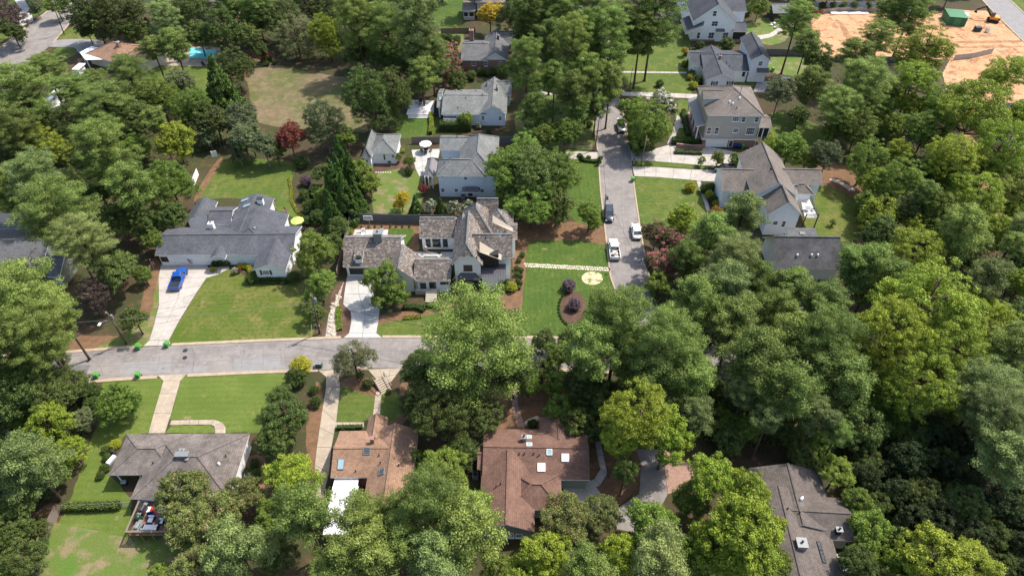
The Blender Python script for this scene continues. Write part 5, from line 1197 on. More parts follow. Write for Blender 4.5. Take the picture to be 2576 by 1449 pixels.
hedge([(1697,385),(1765,388)], 1.3, .8, 'T', 'lower hedge in front of the curved brick wall')
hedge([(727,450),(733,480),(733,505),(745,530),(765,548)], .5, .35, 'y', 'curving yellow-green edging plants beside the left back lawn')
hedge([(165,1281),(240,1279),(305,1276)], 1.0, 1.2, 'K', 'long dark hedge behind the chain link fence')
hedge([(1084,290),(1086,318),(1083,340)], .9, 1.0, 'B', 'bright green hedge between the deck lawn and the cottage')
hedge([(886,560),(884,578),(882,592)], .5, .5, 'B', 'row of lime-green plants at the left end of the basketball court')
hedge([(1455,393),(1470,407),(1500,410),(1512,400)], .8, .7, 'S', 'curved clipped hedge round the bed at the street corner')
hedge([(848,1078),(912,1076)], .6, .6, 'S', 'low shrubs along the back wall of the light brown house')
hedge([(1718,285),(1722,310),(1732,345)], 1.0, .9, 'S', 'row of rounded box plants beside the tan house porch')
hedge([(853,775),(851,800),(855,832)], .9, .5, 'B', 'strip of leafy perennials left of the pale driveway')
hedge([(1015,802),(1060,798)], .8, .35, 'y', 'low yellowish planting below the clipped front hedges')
for i in range(14):
    a = math.pi*(.62+i*.062); S_ = tree('S', 1442+36*math.cos(a), 775-44*math.sin(a)*-1 if 0 else 775+44*math.sin(a), 4.2, None, .8, 'shrub', 'tiny round box shrub edging the oval mulch bed'); 
# bed plants by the dark fence
for i in range(9): tree('S', 895+i*17+random.uniform(-3, 3), 570, 3.4, None, .8, 'shrub', 'small plant in the mulch along the dark fence')

# ---------------- vehicles ----------------
def paint(name, c, metal=.3):
    m = plain(name, c, .28, .03, metal, .5, .6); m.node_tree.nodes['Principled BSDF'].inputs['Coat Weight'].default_value = .6; return m
P_ = {'blue': paint('blue_paint', (.01,.09,.42)), 'white': paint('white_paint', (.75,.75,.74), 0), 'navy': paint('dark_blue_grey_paint', (.03,.04,.06)), 'silver': paint('silver_paint', (.4,.42,.45), .6), 'black': paint('black_paint', (.015,.015,.02)), 'sky': paint('pale_blue_paint', (.25,.35,.5))}
def loft(secs):
    """secs: (x, half width bottom, half width top, z bottom, z top) along the length"""
    b = MB(); n = 8; vs = []
    for x, wb, wt, zb, zt in secs:
        zm = zb+(zt-zb)*.55; wm = max(wb, wt)
        vs += [(x, -wb, zb), (x, -wm, zm), (x, -wt*.97, zt-.05), (x, -wt*.85, zt), (x, wt*.85, zt), (x, wt*.97, zt-.05), (x, wm, zm), (x, wb, zb)]
    fs = [(k*n+i, (k+1)*n+i, (k+1)*n+(i+1) % n, k*n+(i+1) % n) for k in range(len(secs)-1) for i in range(n)]
    fs += [tuple(range(n)), tuple((len(secs)-1)*n+i for i in range(n-1, -1, -1))]
    b.add(vs, fs); return b
def vehicle(kind, col, front, rear, label, name, cat):
    a, b = G(*front, .8), G(*rear, .8); c = (a+b)/2; d = a-b; yaw = math.atan2(d.y, d.x)
    root = empty(name, (c.x, c.y, .025), yaw, label, cat); pm = P_[col]
    if kind == 'pickup':
        L, w = 2.9, 1.0
        loft([(L, .75, .7, .45, .85), (L-.15, .9, .86, .35, 1.02), (L-1.2, .98, .92, .3, 1.12), (L-1.75, 1., .95, .3, 1.15), (-.55, 1., .95, .3, 1.15), (-.6, 1., .97, .3, .72), (-L+.1, .98, .97, .3, .72), (-L, .9, .9, .45, .7)]).build('body', pm, root, True)
        for s in (-1, 1): bevel(MB().box(-L+.02, -.58, s*.97-.06, s*.97+.06, .7, 1.18).build('bed_side', pm, root), .02)
        bevel(MB().box(-L-.02, -L+.08, -1.0, 1.0, .5, 1.17).build('tailgate', pm, root), .02)
        MB().box(-L+.1, -.62, -.9, .9, .72, .76).build('bed_liner', M['rubber'], root)
        cab0, cab1, ws, rw = -.6, 1.35, .75, -.5; zt, zb = 1.78, 1.14
    else:
        L, w = (2.35, .92) if kind == 'sedan' else (2.35, .95); hz = .88 if kind == 'sedan' else 1.02
        loft([(L, .68, .62, .4, .68), (L-.2, .85, .8, .28, hz-.12), (L-1.15, .9, .86, .25, hz), (0, .92, .88, .24, hz+.03), (-L+1., .92, .88, .25, hz+.02), (-L+.15, .86, .8, .3, hz-(.06 if kind == 'sedan' else 0)), (-L, .74, .7, .42, hz-.25)]).build('body', pm, root, True)
        if kind == 'sedan': cab0, cab1, ws, rw = -1.65, 1.15, .35, -.95; zt, zb = 1.4, hz
        else: cab0, cab1, ws, rw = -2.2, 1.15, .45, -1.95; zt, zb = 1.72, hz
    wb, wt = w*.9, w*.76
    g = MB(); g.add([(cab1,-wb,zb),(cab1,wb,zb),(cab0,wb,zb),(cab0,-wb,zb),(ws,-wt,zt-.04),(ws,wt,zt-.04),(rw,wt,zt-.04),(rw,-wt,zt-.04)], [(0,1,5,4),(1,2,6,5),(2,3,7,6),(3,0,4,7),(4,5,6,7)])
    g.build('windows', M['glass'], root)
    rf = MB().add([(ws+.03,-wt-.01,zt-.05),(ws+.03,wt+.01,zt-.05),(rw-.03,wt+.01,zt-.05),(rw-.03,-wt-.01,zt-.05),(ws-.12,-wt*.86,zt+.03),(ws-.12,wt*.86,zt+.03),(rw+.12,wt*.86,zt+.03),(rw+.12,-wt*.86,zt+.03)], [(4,5,6,7),(0,1,5,4),(1,2,6,5),(2,3,7,6),(3,0,4,7)]).build('roof', pm, root)
    pl = MB()
    for s in (-1, 1):
        pl.bar((cab1,s*wb,zb),(ws,s*wt,zt),.09); pl.bar((cab0,s*wb,zb),(rw,s*wt,zt),.12); pl.bar(((cab0+cab1)/2-.1,s*(wb+.01),zb),((ws+rw)/2,s*(wt+.01),zt),.1)
    pl.build('pillars', pm, root)
    wheel = None
    for sx in (L-.95, -L+1.0):
        for s in (-1, 1):
            r = .4 if kind == 'pickup' else .34
            t = MB().tube((sx, s*(w-.2), r), (sx, s*(w+.02), r), r, n=14).build('wheel', M['rubber'], root)
            MB().tube((sx, s*(w+.02), r), (sx, s*(w+.035), r), r*.6, n=10).build('rim', M['steel'], t)
    for s in (-1, 1):
        MB().box(L-.12, L+.0, s*.62-.17, s*.62+.17, .62, .76).build('headlight', M['canvas'], root)
        MB().box(-L-.03, -L+.05, s*(w-.2)-.1, s*(w-.2)+.1, .7, .95).build('tail_light', M['red'], root)
        MB().box(cab1-.45, cab1-.28, s*(w+.08)-.12, s*(w+.08)+.12, zb, zb+.16).build('mirror', pm, root)
    MB().box(L-.1, L+.06, -w*.8, w*.8, .38, .55).build('bumper', M['black' if kind != 'pickup' else 'steel'], root)
    MB().box(-L-.08, -L+.05, -w*.85, w*.85, .38, .55).build('bumper', M['black' if kind != 'pickup' else 'steel'], root)
    MB().box(L-.05, L+.03, -.4, .4, .6, .78).build('grille', M['black'], root)
    return root
vehicle('pickup','blue',(460,672),(436,728),'blue pickup truck parked on the wide concrete driveway','pickup_truck','pickup')
t = vehicle('pickup','white',(1542,600),(1548,652),'white pickup truck with loaded bed parked at the left kerb','pickup_truck','pickup')
for i in range(7): bevel(MB().box(*sorted((-2.5+i*.22, -2.1+i*.24)), -.6+.15*(i%3), .1+.2*(i%4), .78, .95+.05*(i%3)).build('cargo', M[['canvas','wood','steel','canvas','orange','canvas','grey_canvas'][i]], t), .03)
vehicle('suv','navy',(1533,560),(1531,515),'dark blue-grey estate car parked at the left kerb beside the utility pole','parked_car','car')
vehicle('sedan','white',(1598,560),(1604,600),'white sedan parked at the right kerb beside the crape myrtle','parked_car','car')
vehicle('suv','silver',(1566,334),(1560,302),'silver-grey car half hidden under the tree at the right kerb','parked_car','car')
vehicle('sedan','sky',(1890,845),(1884,815),'pale car glimpsed between the pines in the wood','parked_car','car')
vehicle('suv','black',(1945,203),(1992,206),'black car parked right of the white garage wing','parked_car','car')
vehicle('suv','black',(1816,424),(1832,425),'dark car roof beside the brown-grey gabled house','parked_car','car')
vehicle('sedan','black',(1890,380),(1875,392),'small dark car behind the garden trees of the tan house','parked_car','car')

# ---------------- wheeled bins ----------------
def cart(x, y, rz, label, col='bin_green', group='green wheeled bins', z=0):
    root = empty('wheeled_bin', G(x, y), R(rz), label, 'bin', group)
    b = MB().add([(-.26,-.28,.05),(.26,-.28,.05),(.26,.28,.05),(-.26,.28,.05),(-.34,-.36,1.0),(.34,-.36,1.0),(.34,.38,1.0),(-.34,.38,1.0)], [(3,2,1,0),(0,1,5,4),(1,2,6,5),(2,3,7,6),(3,0,4,7),(4,5,6,7)]).build('body', M[col], root)
    MB().add([(-.38,-.42,1.0),(.38,-.42,1.0),(.38,.42,1.0),(-.38,.42,1.0),(-.3,-.3,1.12),(.3,-.3,1.12),(.3,.4,1.12),(-.3,.4,1.12)], [(3,2,1,0),(0,1,5,4),(1,2,6,5),(2,3,7,6),(3,0,4,7),(4,5,6,7)]).build('lid', M[col], root)
    for s in (-1, 1): MB().tube((s*.3,.36,.13),(s*.36,.36,.13),.13,n=10).build('wheel', M['rubber'], root)
    MB().bar((-.28,.46,1.0),(.28,.46,1.0),.05).build('handle', M[col], root)
for a in ((350,878,5,'green bin on the kerb left of the blue pickup driveway entrance'),(422,872,-5,'green bin on the kerb right of the blue pickup driveway entrance'),(350,949,0,'green bin at the lower kerb nearest the lower left driveway'),(245,950,8,'green bin among the shrubs at the left end of the lower kerb'),
          (1489,262,0,'green bin left of the side street near the tall pines'),(1591,457,0,'green bin at the right kerb beside the pale driveway'),(147,764,0,'green bin under the trees at the left edge house'),
          (1867,374,0,'green bin third in the row by the tan house garage'),(1943,180,10,'green bin beside the white garage wing')): cart(*a)
cart(1489,272,0,'black bin just below the green one left of the side street','black','dark wheeled bins')
cart(1848,374,0,'blue bin nearest the garage door of the tan house','bin_blue','dark wheeled bins'); cart(1857.5,374,0,'blue bin between its blue neighbour and the green one','bin_blue','dark wheeled bins')

# ---------------- poles and wires ----------------
TOPS = {}
def pole(key, base, top, label, transformer=True, lamp=False, r=.15, m='post', arm=False):
    b = G(*base); t = atY(top[0], top[1], b.y); root = empty('utility_pole', b, 0, label, 'utility pole', 'utility poles'); t = t-b
    MB().tube((0,0,0), t, r, r*.65, 10).build('shaft', M[m], root, True)
    TOPS[key] = b+t
    if transformer:
        c = t*.86; MB().lathe(c+Vector((.38,-.05,-.5)), [(.22,0),(.24,.1),(.24,.8),(.18,.9),(.05,1.0)],10).build('transformer', M['steel'], root)
        MB().lathe(t*.96+Vector((-.1,-.1,0)), [(.05,0),(.08,.2),(.04,.4)],6).build('insulator', M['canvas'], root)
    if lamp:
        c = t*.78; MB().bar(c, c+Vector((-.9,-1.3,.5)), .07).build('lamp_arm', M['steel'], root); bevel(MB().box(-.2,.2,-.4,.3,-.1,.08, Matrix.Translation(c+Vector((-1.0,-1.6,.5)))).build('lamp_head', M['canvas'], root), .05)
    if arm: MB().bar(t+Vector((-1,0,-.3)), t+Vector((1,0,-.3)), .1).build('crossarm', M[m], root)
pole('a',(318,865),(268,784),'leaning utility pole with transformer and street lamp at the left verge',True,True)
pole('b',(804,839),(784,739),'utility pole with transformer beside the dry creek bed',True,False)
pole('c',(162,88),(126,-6),'tall utility pole beside the top left road')
pole('d',(1497,378),(1510,280),'utility pole with transformer beside the side street near the split rail fence')
pole('e',(1613,418),(1627,341),'grey light pole between the two pale driveways',False,False,.12,'bark_pale')
pole('f',(1519,556),(1524,487),'short utility pole right beside the dark estate car')
pole('g',(1583,231),(1591,172),'slim greenish pole at the left corner of the big lawn',False,False,.1)
pole('h',(1640,762),(1637,712),'utility pole below the crape myrtles at the side street',False)
def wire(p, q, sag, label, r=.025, m='black'):
    o = Vector(p); b = MB(); n = 14; q = Vector(q)-o; pr = Vector((0,0,0))
    for i in range(1, n+1):
        t = i/n; c = q*t-Vector((0,0,sag*4*t*(1-t))); b.tube(pr, c, r, n=4, cap=False); pr = c
    root = b.build('power_line', M[m]); root.location = o; tag(root, label, 'cable', 'overhead cables')
A, B = TOPS['a'], TOPS['b']; dn = Vector((0,0,-1.9))
wire(A, B, .5, 'upper overhead cable across the left front lawn', .02); wire(A+dn, B+dn, .5, 'thick pale overhead cable across the left front lawn', .03, 'steel')
wire(B, G(1500,890,9), .8, 'upper overhead cable running right over the pale driveway', .02); wire(B+dn, G(1500,900,7), .8, 'thick overhead cable running right over the pale driveway', .045)
wire(A, G(-300,800,9), .5, 'upper overhead cable leaving the left edge', .02); wire(A+dn, G(-300,830,8), .5, 'thick pale overhead cable leaving the left edge', .03, 'steel')
wire(TOPS['d'], TOPS['f'], .5, 'overhead cable along the side street between its poles', .025); wire(TOPS['f'], TOPS['h'], .6, 'overhead cable crossing the side street to the lower pole', .025)
wire(TOPS['d'], G(1478,120,9), .5, 'overhead cable running up the side street', .025); wire(TOPS['d']+dn*.5, TOPS['e'], .3, 'overhead cable crossing from pole to grey light pole', .02)
wire(TOPS['c'], TOPS['c']+Vector((40,60,0)), .8, 'overhead cable beside the top left road', .03)
b = G(783,848); gy = empty('guy_wire', b, 0, 'guy wire with dotted guard left of the creek bed pole', 'cable'); MB().tube((0,0,0), B-b+Vector((0,0,-.6)), .03, n=5).build('cable', M['steel'], gy); MB().tube((0,0,0), (B-b)*.3, .06, n=6).build('guard', M['canvas'], gy)

# ---------------- umbrellas, furniture ----------------
def umbrella(x, y, r, z, mat, label):
    p = G(x, y, z); root = empty('parasol', (p.x, p.y, 0), 0, label, 'parasol', 'garden parasols'); n = 8
    vs = [(0,0,z+.35)]+[(r*math.cos(6.2832*i/n), r*math.sin(6.2832*i/n), z-.2) for i in range(n)]+[(r*math.cos(6.2832*i/n), r*math.sin(6.2832*i/n), z-.35) for i in range(n)]
    MB().add(vs, [(0,i+1,(i+1)%n+1) for i in range(n)]+[(i+1,i+1+n,(i+1)%n+1+n,(i+1)%n+1) for i in range(n)]).build('canopy', M[mat], root)
    MB().tube((0,0,0),(0,0,z+.4),.03,n=6).build('pole', M['steel'], root)
    rb = MB(); [rb.bar((0,0,z+.3),(r*math.cos(6.2832*i/n), r*math.sin(6.2832*i/n), z-.22),.03) for i in range(n)]; rb.build('ribs', M['black'], root)
    MB().lathe((0,0,0),[(.28,0),(.28,.1),(.06,.16)],10).build('base', M['black'], root)
    return (p.x, p.y)
def chair(p, rz, label, mat='black', s=1, group='garden chairs', cush=None, w=.5, z=0):
    root = empty('garden_chair', (p[0], p[1], z), rz, label, 'chair', group)
    for sx in (-1, 1):
        for sy in (-1, 1): MB().box(sx*w/2-.025, sx*w/2+.025, sy*.23-.025, sy*.23+.025, 0, .42).build('leg', M[mat], root)
    MB().box(-w/2-.03,w/2+.03,-.27,.27,.42,.47).build('seat', M[cush or mat], root); MB().box(-w/2,w/2,.24,.29,.47,.95).build('backrest', M[cush or mat], root)
def table(p, r, h_, mat, label, z=0):
    root = empty('garden_table', (p[0], p[1], z), 0, label, 'table'); MB().lathe((0,0,0),[(r,h_-.04),(r,h_)],16).build('tabletop', M[mat], root)
    for i in range(4): MB().box(*(r*.6*math.cos(1.57*i+.8)+e for e in (-.03,.03)), *(r*.6*math.sin(1.57*i+.8)+e for e in (-.03,.03)), 0, h_-.05).build('leg', M[mat], root)
p = umbrella(1070, 360, 1.45, 2.4, 'canvas', 'white octagonal parasol on the terrace of the pale blue house'); table(p, .6, .74, 'black', 'round table under the white octagonal parasol')
for i, w_ in enumerate(('behind','left of','in front of','right of')): a = 1.57+1.57*i; chair((p[0]+1.05*math.cos(a), p[1]+1.05*math.sin(a)), a-1.57, 'dark chair %s the table under the white parasol' % w_)
p = umbrella(747, 553, 1.35, 2.4, 'lime', 'lime yellow parasol behind the long grey house'); table(p, .6, .74, 'black', 'round table under the lime parasol')
chair((p[0]-1.1,p[1]-.5), 2, 'dark chair left of the table under the lime parasol'); chair((p[0]+1.1,p[1]-.4), -2, 'dark chair right of the table under the lime parasol')
umbrella(2109, 1413, 1.3, 2.3, 'grey_canvas', 'grey-green parasol in the courtyard of the lower right house'); umbrella(868, 1437, 1.5, 2.3, 'grey_canvas', 'grey parasol under the pines at the bottom edge')
q = G(1058, 262, .7); table(q, .55, .74, 'black', 'dark round table on the whitewashed deck', .7)
for i, w_ in enumerate(('behind','left of','in front of','right of')): a = 1.57+1.57*i; chair((q.x+1.0*math.cos(a), q.y+1.0*math.sin(a)), a-1.57, 'dark chair %s the table on the whitewashed deck' % w_, z=.7)
q = G(2046, 536, 2.8); q = G(2030, 530, 2.8); table(q, .6, .74, 'steel', 'grey table on the raised white deck', 2.8)
for i, w_ in enumerate(('left of','right of')): chair((q.x+(-1.1 if i == 0 else 1.1), q.y), 1.57-3.14*i, 'grey chair %s the table on the raised deck' % w_, 'steel', z=2.8)
for k, (x, y) in enumerate(((1940,66),(1948,62),(1956,66),(1964,70),(1950,72),(1971,62),(1958,58))): chair(G(x,y), k*.9, 'white patio chair %s' % ['nearest the curved path','behind its neighbours by the lawn','in the middle of the white group','front right of the white group','front of the white group','rightmost of the white group','at the back of the white group'][k], 'white', group='white patio chairs', w=.7)

# deck of the lower left house
d = empty('deck', G(390,1300), 0, 'raised brown wooden deck with railing behind the hip-roofed house', 'deck'); DZ = 1.6
c4 = [G(x, y, DZ)-d.location for x, y in ((324,1346),(500,1346),(490,1258),(352,1258))]
x0, x1, y0, y1 = c4[0].x, c4[1].x, c4[0].y, c4[3].y
n = int((y1-y0)/.28)
for i in range(n): MB().box(x0, x1, y0+i*.28+.01, y0+(i+1)*.28-.01, DZ-.06, DZ+random.uniform(-.004,.004)).build('plank', M['plankwood'], d)
MB().box(x0+.1,x1-.1,y0+.1,y1-.1,DZ-.3,DZ-.08).build('frame', M['wood'], d)
for x in np.linspace(x0, x1, 7):
    MB().box(x-.07,x+.07,y0-.05,y0+.09,0,DZ+1).build('post', M['wood'], d)
for y in np.linspace(y0+2, y1, 3): MB().box(x0-.05,x0+.09,y-.07,y+.07,0,DZ+1).build('post', M['wood'], d)
MB().box(x0-.1,x1,y0-.1,y0+.14,DZ+1,DZ+1.06).build('rail', M['fencewood'], d); MB().box(x0-.1,x0+.14,y0+.15,y1,DZ+1,DZ+1.06).build('rail', M['fencewood'], d)
bb = MB()
for x in np.arange(x0, x1, .14): bb.box(x-.02,x+.02,y0,y0+.04,DZ+.05,DZ+1)
for y in np.arange(y0, y1, .14): bb.box(x0,x0+.04,y-.02,y+.02,DZ+.05,DZ+1)
bb.build('balusters', M['wood'], d, kind='stuff')
def lump(name, x, y, sx, sy, sz, mat, label, cat, z=DZ, rz=0, parts=()):
    p = G(x, y, z+sz/2); root = empty(name, (p.x, p.y, z), R(rz), label, cat)
    bevel(MB().box(-sx/2,sx/2,-sy/2,sy/2,.0,sz*.55).build('base', M[mat[0]], root), .04); bevel(MB().box(-sx/2+.05,sx/2-.05,-sy/2+.05,sy/2-.05,sz*.55,sz).build(parts[0] if parts else 'top', M[mat[1]], root), .06); return root
def sofa(name, x, y, w, dp, label, cat, m1='black', m2='canvas', rz=0):
    p = G(x, y, DZ+.4); r = empty(name, (p.x, p.y, DZ), R(rz), label, cat)
    MB().box(-w/2,w/2,-dp/2,dp/2,.05,.32).build('frame', M[m1], r); bevel(MB().box(-w/2+.06,w/2-.06,-dp/2,dp/2-.15,.32,.48).build('cushion', M[m2], r), .05)
    bevel(MB().box(-w/2,w/2,dp/2-.15,dp/2,.32,.8).build('backrest', M[m2], r), .05)
    for s in (-1,1): MB().box(s*(w/2-.04)-.04,s*(w/2-.04)+.04,-dp/2,dp/2,.32,.6).build('armrest', M[m1], r)
sofa('sofa',378,1327,2.0,.85,'long outdoor sofa with pale cushions by the front railing','sofa',rz=180)
sofa('armchair',380,1306,.85,.85,'pale cushioned outdoor armchair in the middle of the deck','armchair'); sofa('armchair',378,1296,.85,.8,'blue and white cushioned armchair behind the pale one','armchair','black','bin_blue',15)
sofa('armchair',407,1311,.6,.6,'dark armchair with white cushion at the right of the deck','armchair')
p = G(387,1317,DZ+.4); r = empty('fire_table', (p.x,p.y,DZ),0,'round dark fire table in front of the long sofa','table'); MB().lathe((0,0,0),[(.5,0),(.62,.3),(.66,.42),(.3,.44)],14).build('bowl', M['black'], r); MB().lathe((0,0,0),[(.2,.44),(.15,.52)],8).build('burner', M['orange'], r)
def grill(x, y, rz, label, m='black'):
    p = G(x, y, DZ+.9); r = empty('grill', (p.x,p.y,DZ), R(rz), label, 'grill')
    MB().box(-.3,.3,-.55,.55,.1,.8).build('cabinet', M[m], r); bevel(MB().box(-.32,.32,-.5,.5,.8,1.2).build('lid', M['steel' if m != 'black' else 'black'], r), .15)
    for s in (-1,1): MB().box(-.28,.28,s*.75-.18,s*.75+.18,.76,.8).build('side_shelf', M['steel'], r)
grill(357,1278,-12,'black covered gas grill near the house wall on the deck'); grill(345,1322,-8,'steel gas grill in the front left corner of the deck','grey_canvas')
p = G(348,1302,DZ+.7); r = empty('kamado_grill',(p.x,p.y,DZ),0,'dark green egg-shaped grill beside the left deck railing','grill'); MB().lathe((0,0,0),[(.2,.3),(.38,.55),(.42,.85),(.3,1.15),(.1,1.25)],14).build('egg', plain('dark_green_enamel',(.01,.06,.03),.25), r, True); MB().box(-.3,.3,-.3,.3,0,.28).build('stand', M['black'], r)
# towels laid out in a row: blue starred, white, red stripes
p = G(396,1282,DZ); r = empty('beach_towel',(p.x,p.y,DZ+.012),R(-3),'long blue, white and red towel spread on the deck boards','towel')
x = -2.7
for w_, m in ((.9,'bin_blue'),(.8,'canvas'),(1.1,'red'),(1.0,'canvas'),(.9,'red')): MB().box(x,x+w_,-.42,.42,0,.02).build('stripe', M[m], r); x += w_
# pools
def pool(pts, mat, label, rim='concrete', zz=.06):
    w = [G(*p) for p in pts]; c = sum(w, Vector())/len(w); root = empty('swimming_pool', (c.x,c.y,0), 0, label, 'pool'); q = [v-c for v in w]
    ar = sum(a.x*b.y-b.x*a.y for a, b in zip(q, q[1:]+q[:1]))
    if ar < 0: q.reverse()
    MB().poly([v+Vector((0,0,zz)) for v in q]).build('water', M[mat], root); cp = MB(); n_ = len(q)
    for i in range(n_): cp.bar(q[i]+Vector((0,0,.06)), q[(i+1)%n_]+Vector((0,0,.06)), .4, .12)
    cp.build('coping', M[rim], root)
pool([(477,121),(547,126),(537,151),(473,148)],'water','turquoise swimming pool with pale terrace in the upper left','concrete_old')
pool([(-10,1215),(28,1212),(40,1240),(35,1258),(-10,1262)],'water','blue swimming pool glimpsed between trees at the left edge')
pool([(1063,644),(1103,644),(1104,655),(1063,655)],'dark_water','small dark plunge pool in the courtyard of the cedar-roofed house','concrete_new')
# covered courtyard furniture, person with a pool net
p = G(1126,656,.5); r = empty('covered_furniture',(p.x,p.y,.06),R(20),'crumpled white cover over courtyard furniture beside the plunge pool','furniture cover')
rg = random.Random(4); vs = []; n_ = 9
for i in range(n_):
    for j in range(n_): e = min(i,j,n_-1-i,n_-1-j); vs.append(((i/8-.5)*2.6+rg.uniform(-.1,.1), (j/8-.5)*2.0+rg.uniform(-.1,.1), 0 if e == 0 else .5+.35*rg.random()))
MB().add(vs, [(i*n_+j,(i+1)*n_+j,(i+1)*n_+j+1,i*n_+j+1) for i in range(n_-1) for j in range(n_-1)]).build('cover', M['canvas'], r)
tree('S',1104,634,6,words='round courtyard shrub behind the plunge pool')
fr = empty('pool_net', G(1069,640), 0, 'long pale pool net pole held over the plunge pool', 'pool net'); MB().tube((0.2,0,1.0),(2.3,-.3,.15),.02,n=5).build('shaft', M['canvas'], fr); MB().box(2.2,2.7,-.5,-.1,.1,.16).build('net', M['canvas'], fr)
base = G(1068.5,637.5); pr = empty('person', base, 0, 'person in a blue shirt and pale hat bending over beside the plunge pool', 'person')
def skinned(name, chains, mat, parent, root=0):
    vs, es, rs = [], [], []
    for v, r in chains[0]: vs.append(v); rs.append(r)
    for a, b in chains[1]: es.append((a, b))
    me = bpy.data.meshes.new(name); me.from_pydata(vs, es, []); o = bpy.data.objects.new(name, me); COL.objects.link(o); o.parent = parent
    m = o.modifiers.new('skin', 'SKIN'); sv_ = me.skin_vertices[0].data
    for i, r in enumerate(rs): sv_[i].radius = (r, r)
    sv_[root].use_root = True; s = o.modifiers.new('sub', 'SUBSURF'); s.levels = s.render_levels = 1; me.materials.append(mat); return o
V_ = [((0,0,.95),.15),((.08,-.02,1.2),.15),((.2,-.04,1.42),.16),((.27,-.05,1.53),.06),((.33,-.06,1.68),.1),((-.02,.1,.9),.1),((.04,.12,.5),.07),((0,.12,.09),.05),((.14,.12,.04),.04),((-.02,-.1,.9),.1),((-.04,-.12,.5),.07),((-.06,-.12,.09),.05),((.08,-.13,.04),.04),
      ((.2,.16,1.4),.06),((.3,.2,1.15),.045),((.45,.08,1.0),.035),((.52,.05,.98),.03),((.2,-.22,1.4),.06),((.32,-.24,1.15),.045),((.48,-.14,1.02),.035),((.55,-.1,1.0),.03)]
E_ = [(0,1),(1,2),(2,3),(3,4),(0,5),(5,6),(6,7),(7,8),(0,9),(9,10),(10,11),(11,12),(2,13),(13,14),(14,15),(15,16),(2,17),(17,18),(18,19),(19,20)]
skinned('body', (V_, E_), M['skin'], pr)
S_ = [((0,0,.98),.165),((.08,-.02,1.2),.165),((.2,-.04,1.43),.175),((.2,.17,1.41),.075),((.28,.2,1.2),.062),((.2,-.23,1.41),.075),((.3,-.24,1.2),.062)]
skinned('shirt', (S_, [(0,1),(1,2),(2,3),(3,4),(2,5),(5,6)]), M['shirt'], pr)
T_ = [((0,0,.93),.165),((-.02,.1,.85),.115),((.03,.12,.5),.085),((-.02,-.1,.85),.115),((-.04,-.12,.5),.085)]
skinned('trousers', (T_, [(0,1),(1,2),(0,3),(3,4)]), M['trouser'], pr)
MB().lathe((.35,-.06,1.72),[(.2,0),(.2,.02),(.11,.04),(.1,.12),(.04,.15)],12).build('hat', M['hat'], pr)
# basketball hoop
bp = G(931,579); r = empty('basketball_hoop', bp, 0, 'basketball hoop with clear backboard in front of the dark fence', 'basketball hoop')
MB().tube((0,0.6,0),(0,.6,2.6),.06,n=8).build('pole', M['steel'], r); MB().bar((0,.6,2.5),(0,0,3.1),.08).build('arm', M['steel'], r)
fb = MB()
for a in ((-.9,.9,2.6,2.68),(-.9,.9,3.6,3.68),(-.9,-.82,2.68,3.6),(.82,.9,2.68,3.6)): fb.box(a[0],a[1],-.04,.02,a[2],a[3])
bk = fb.build('backboard', M['canvas'], r); MB().box(-.82,.82,-.02,0,2.68,3.6).build('board_panel', M['grey_canvas'], bk)
rim = MB(); [rim.bar((.23*math.cos(i*.628),-.3+.23*math.sin(i*.628),2.85),(.23*math.cos((i+1)*.628),-.3+.23*math.sin((i+1)*.628),2.85),.025) for i in range(10)]; rim.build('rim', M['orange'], r)
for x, m, l in ((913,'canvas','white slatted lounger at the left of the basketball court'),(960,'grey_canvas','grey slatted lounger at the right of the basketball court')):
    p = G(x,590); r = empty('lounger', p, 0, l, 'lounger', 'loungers'); MB().box(-.35,.35,-.9,.5,.25,.32).build('seat', M[m], r); MB().add([(-.35,.5,.28),(.35,.5,.28),(.35,1.0,.8),(-.35,1.0,.8),(-.35,.5,.34),(.35,.5,.34),(.35,1.0,.86),(-.35,1.0,.86)],[(3,2,1,0),(4,5,6,7),(0,1,5,4),(1,2,6,5),(2,3,7,6),(3,0,4,7)]).build('backrest', M[m], r)
    for sx in (-.3,.3):
        for sy in (-.8,.4): MB().box(sx-.03,sx+.03,sy-.03,sy+.03,0,.25).build('leg', M['steel'], r)
# flags
def flag(x, y, hgt, label, ang=.3):
    p = G(x, y); r = empty('flag', p, 0, label, 'flag', 'small striped flags'); MB().tube((0,0,0),(0,0,hgt),.03,n=6).build('pole', M['canvas'], r)
    for i in range(7): z = hgt-.15-i*.13; MB().add([(0.03,0,z),(.75,-ang,z-.25),(.75,-ang,z-.38),(0.03,0,z-.13)],[(0,1,2,3)]).build('stripe', M['red' if i % 2 == 0 else 'canvas'], r)
    MB().add([(0.02,-.02,hgt-.14),(.35,-.02-ang*.5,hgt-.26),(.35,-.02-ang*.5,hgt-.7),(0.02,-.02,hgt-.56)],[(0,1,2,3)]).build('canton', M['bin_blue'], r)
flag(388,676,2.4,'red, white and blue striped flag at the left end of the garage'); flag(478,668,1.8,'small striped flag on a white pole between the garage doors')
flag(694,524,2.6,'striped flag behind the long grey house near its back wing'); flag(716,533,1.4,'little pale flag beside the lime parasol')
